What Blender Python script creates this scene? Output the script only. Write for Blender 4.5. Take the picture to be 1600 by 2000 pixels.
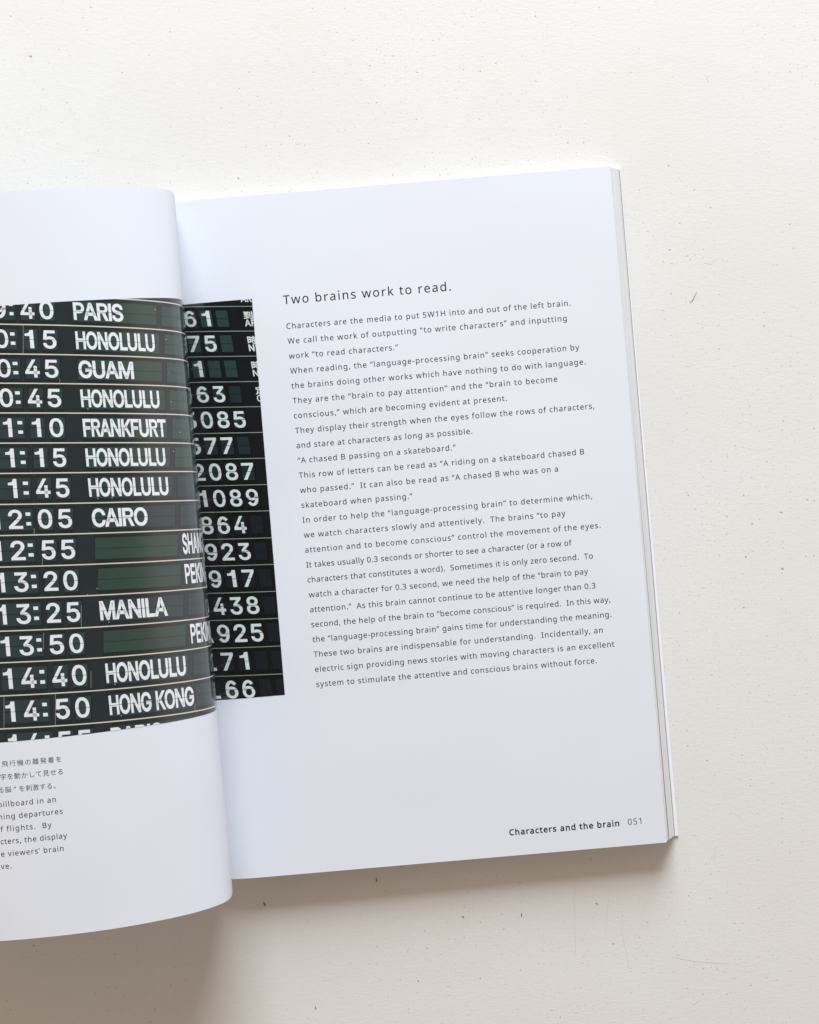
# An open paperback lying on a white painted tabletop, seen from straight above.
import bpy, math
from mathutils import Vector, Matrix
from mathutils.geometry import tessellate_polygon

for o in list(bpy.data.objects):
    bpy.data.objects.remove(o)
SC = bpy.context.scene
COL = SC.collection
MM = 0.001

# ------------------------------------------------------------------ camera
cam = bpy.data.cameras.new('camera')
cam.sensor_fit = 'VERTICAL'
cam.sensor_height = 24.0
cam.lens = 24.0 * 420.0 / 316.8
cam.shift_y = -0.075
cam.clip_start = 0.02
cam.clip_end = 20.0
cam_ob = bpy.data.objects.new('camera', cam)
cam_ob.location = (0, 0, 0.427)
COL.objects.link(cam_ob)
SC.camera = cam_ob

# ------------------------------------------------------------------ light
world = bpy.data.worlds.new('World')
SC.world = world
world.use_nodes = True
wn = world.node_tree
bg = wn.nodes['Background']
tc = wn.nodes.new('ShaderNodeTexCoord')
sep = wn.nodes.new('ShaderNodeSeparateXYZ')
wn.links.new(tc.outputs['Generated'], sep.inputs[0])
def wmap(src, a, b, lo, hi, smooth=False):
    m = wn.nodes.new('ShaderNodeMapRange')
    m.interpolation_type = 'SMOOTHSTEP' if smooth else 'LINEAR'
    for k_, v_ in (('From Min', a), ('From Max', b), ('To Min', lo), ('To Max', hi)): m.inputs[k_].default_value = v_
    wn.links.new(src, m.inputs['Value'])
    return m.outputs[0]
# the room: warm and dim, a paler wall on the right, dark straight overhead where the photographer leans in
side = wmap(sep.outputs['X'], -1, 1, 0, 1)
over = wmap(sep.outputs['Z'], 0.70, 0.93, 1.0, 0.10, True)
ramp = wn.nodes.new('ShaderNodeValToRGB')
wn.links.new(side, ramp.inputs[0])
ramp.color_ramp.elements[0].position = 0.15
ramp.color_ramp.elements[0].color = (0.71, 0.545, 0.42, 1)
ramp.color_ramp.elements[1].position = 0.80
ramp.color_ramp.elements[1].color = (0.48, 0.395, 0.325, 1)
e3 = ramp.color_ramp.elements.new(0.985); e3.color = (0.56, 0.53, 0.55, 1)
mul = wn.nodes.new('ShaderNodeVectorMath'); mul.operation = 'SCALE'
wn.links.new(ramp.outputs[0], mul.inputs[0]); wn.links.new(over, mul.inputs['Scale'])
wn.links.new(mul.outputs[0], bg.inputs['Color'])
bg.inputs['Strength'].default_value = 1.06

def area(name, loc, target, sx, sy, power, col):
    l = bpy.data.lights.new(name, 'AREA')
    l.shape = 'RECTANGLE'
    l.size, l.size_y = sx, sy
    l.energy = power
    l.color = col
    ob = bpy.data.objects.new(name, l)
    ob.location = loc
    d = Vector(target) - Vector(loc)
    ob.rotation_euler = d.to_track_quat('-Z', 'Y').to_euler()
    COL.objects.link(ob)
    return ob

area('window_light', (0.01, 1.42, 0.63), (0.0, -0.05, 0.0), 0.88, 0.74, 50.5, (0.87, 0.95, 1.0))

SC.view_settings.view_transform = 'Standard'
SC.view_settings.look = 'None'
SC.view_settings.exposure = 0.0
SC.view_settings.gamma = 1.0
SC.view_settings.use_curve_mapping = False
SC.render.engine = 'CYCLES'
SC.cycles.max_bounces = 8

# ------------------------------------------------------------------ measured data (millimetres on the pages)
HEAD_BOLD, BODY_BOLD, CAP_BOLD = 6.0, 6.5, 6.0
ANGLE = 0.08307858309764486
ORIGIN = [-65.62222443811885,-32.7308937608253]
WID = 136.89646451307723
HGT = 209.93477078065465
PROF = [[0.0,6.6],[0.428,7.504],[0.842,8.414],[1.233,9.334],[1.597,10.265],[1.933,11.207],[2.242,12.158],[2.523,13.117],[2.778,14.084],[3.009,15.057],[3.216,16.035],[3.398,17.018],[3.556,18.005],[3.69,18.996],[3.806,19.99],[3.908,20.985],[3.995,21.981],[4.047,22.977],[4.032,23.971],[3.928,24.958],[3.725,25.929],[3.424,26.874],[3.025,27.782],[2.532,28.642],[1.956,29.452],[1.317,30.217],[0.633,30.943],[-0.087,31.636],[-0.836,32.296],[-1.613,32.925],[-2.412,33.525],[-3.231,34.099],[-4.065,34.649],[-4.916,35.175],[-5.78,35.678],[-6.657,36.158],[-7.545,36.617],[-8.444,37.056],[-9.351,37.477],[-10.266,37.88],[-11.189,38.266],[-12.118,38.637],[-13.052,38.995],[-13.99,39.341],[-14.932,39.678],[-15.877,40.006],[-16.825,40.326],[-17.775,40.639],[-18.728,40.943],[-19.683,41.24],[-20.641,41.529],[-21.602,41.808],[-22.565,42.078],[-23.531,42.337],[-24.5,42.584],[-25.473,42.818],[-26.449,43.036],[-27.428,43.24],[-28.41,43.428],[-29.395,43.603],[-30.382,43.767],[-31.37,43.921],[-32.36,44.068],[-33.35,44.209],[-34.341,44.344],[-35.333,44.474],[-36.326,44.597],[-37.32,44.713],[-38.314,44.821],[-39.31,44.92],[-40.306,45.01],[-41.303,45.091],[-42.301,45.164],[-43.299,45.231],[-44.297,45.294],[-45.296,45.354],[-46.294,45.41],[-47.293,45.463],[-48.293,45.509],[-49.292,45.55],[-50.292,45.582],[-51.292,45.606],[-52.292,45.62],[-53.293,45.621],[-54.293,45.608],[-55.292,45.579],[-56.291,45.532],[-57.29,45.468],[-58.287,45.388],[-59.282,45.294],[-60.277,45.185],[-61.269,45.061],[-62.259,44.918],[-63.246,44.756],[-64.229,44.572],[-65.207,44.364],[-66.179,44.131],[-67.144,43.87],[-68.101,43.582],[-69.051,43.27],[-69.993,42.934],[-70.926,42.575],[-71.85,42.193],[-72.764,41.786],[-73.664,41.353],[-74.551,40.892],[-75.422,40.401],[-76.274,39.879],[-77.106,39.326],[-77.916,38.741],[-78.703,38.125],[-79.468,37.482],[-80.21,36.812],[-80.93,36.119],[-81.629,35.404],[-82.307,34.669],[-82.963,33.915],[-83.599,33.143],[-84.213,32.354],[-84.805,31.549],[-85.374,30.727],[-85.915,29.886],[-86.429,29.029],[-86.916,28.156],[-87.379,27.27],[-87.82,26.373],[-88.243,25.466],[-88.648,24.552],[-89.04,23.632],[-89.42,22.706],[-89.789,21.776],[-90.147,20.843],[-90.492,19.904],[-90.821,18.959],[-91.132,18.009],[-91.425,17.053],[-91.704,16.092],[-91.97,15.128],[-92.225,14.161],[-92.473,13.191],[-92.716,12.221],[-92.953,11.249],[-93.186,10.276],[-93.409,9.301],[-93.621,8.324],[-93.822,7.344],[-94.018,6.363],[-94.212,5.381],[-94.406,4.4]]
BODY = [["Characters are the media to put 5W1H into and out of the left brain.",32.918,41.987,2.376,80.1],["We call the work of outputting “to write characters” and inputting",33.034,46.606,2.376,90.1],["work “to read characters.”",33.036,51.225,2.376,83.6],["When reading, the “language-processing brain” seeks cooperation by",33.034,55.844,2.376,80.6],["the brains doing other works which have nothing to do with language.",33.025,60.463,2.376,81.1],["They are the “brain to pay attention” and the “brain to become",33.039,65.082,2.376,87.6],["conscious,” which are becoming evident at present.",32.932,69.701,2.376,77.2],["They display their strength when the eyes follow the rows of characters,",33.039,74.32,2.376,75.8],["and stare at characters as long as possible.",32.953,78.939,2.376,66.7],["“A chased B passing on a skateboard.”",33.034,83.558,2.376,76.4],["This row of letters can be read as “A riding on a skateboard chased B",33.039,88.177,2.376,75.0],["who passed.”  It can also be read as “A chased B who was on a",33.036,92.796,2.376,77.6],["skateboard when passing.”",32.941,97.415,2.376,77.4],["In order to help the “language-processing brain” to determine which,",32.967,102.034,2.376,81.8],["we watch characters slowly and attentively.  The brains “to pay",33.036,106.653,2.376,78.5],["attention and to become conscious” control the movement of the eyes.",32.953,111.272,2.376,80.6],["It takes usually 0.3 seconds or shorter to see a character (or a row of",32.967,115.891,2.376,36.4],["characters that constitutes a word).  Sometimes it is only zero second.  To",32.932,120.51,2.376,39.8],["watch a character for 0.3 second, we need the help of the “brain to pay",33.036,125.129,2.376,47.2],["attention.”  As this brain cannot continue to be attentive longer than 0.3",32.953,129.748,2.376,50.3],["second, the help of the brain to “become conscious” is required.  In this way,",32.941,134.367,2.376,43.9],["the “language-processing brain” gains time for understanding the meaning.",33.025,138.986,2.376,48.1],["These two brains are indispensable for understanding.  Incidentally, an",33.039,143.605,2.376,63.5],["electric sign providing news stories with moving characters is an excellent",32.932,148.224,2.376,60.5],["system to stimulate the attentive and conscious brains without force.",32.941,152.843,2.376,63.9]]
HEAD = [["Two brains work to read.",32.695,34.306,3.7382,99.9]]
FOOT = [["Characters and the brain",88.568,203.595,2.471,96.9]]
NUM = [["051",125.36,203.529,2.5819,76.5]]
CAP_EN = [["billboard in an",85.485,172.395,2.075,81.7],["ning departures",85.657,175.872,2.075,83.2],["of flights.  By",86.729,179.348,2.075,106.6],["acters, the display",86.885,182.825,2.075,61.4],["e viewers’ brain",85.783,186.302,2.075,82.8],["ve.",86.03,189.778,2.075,83.1]]
CAP_JA = [["飛行機の離発着を",82.471,160.387,67.515,160.49,1.8746],["字を動かして見せる",83.277,163.986,67.31,164.056,1.8746],["る脳”を刺激する。",84.089,167.617,68.718,167.779,1.8746]]
LEFT_PHOTO = [31.997,154.325]
RIGHT_PHOTO = [23.153,31.827,154.449]
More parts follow.
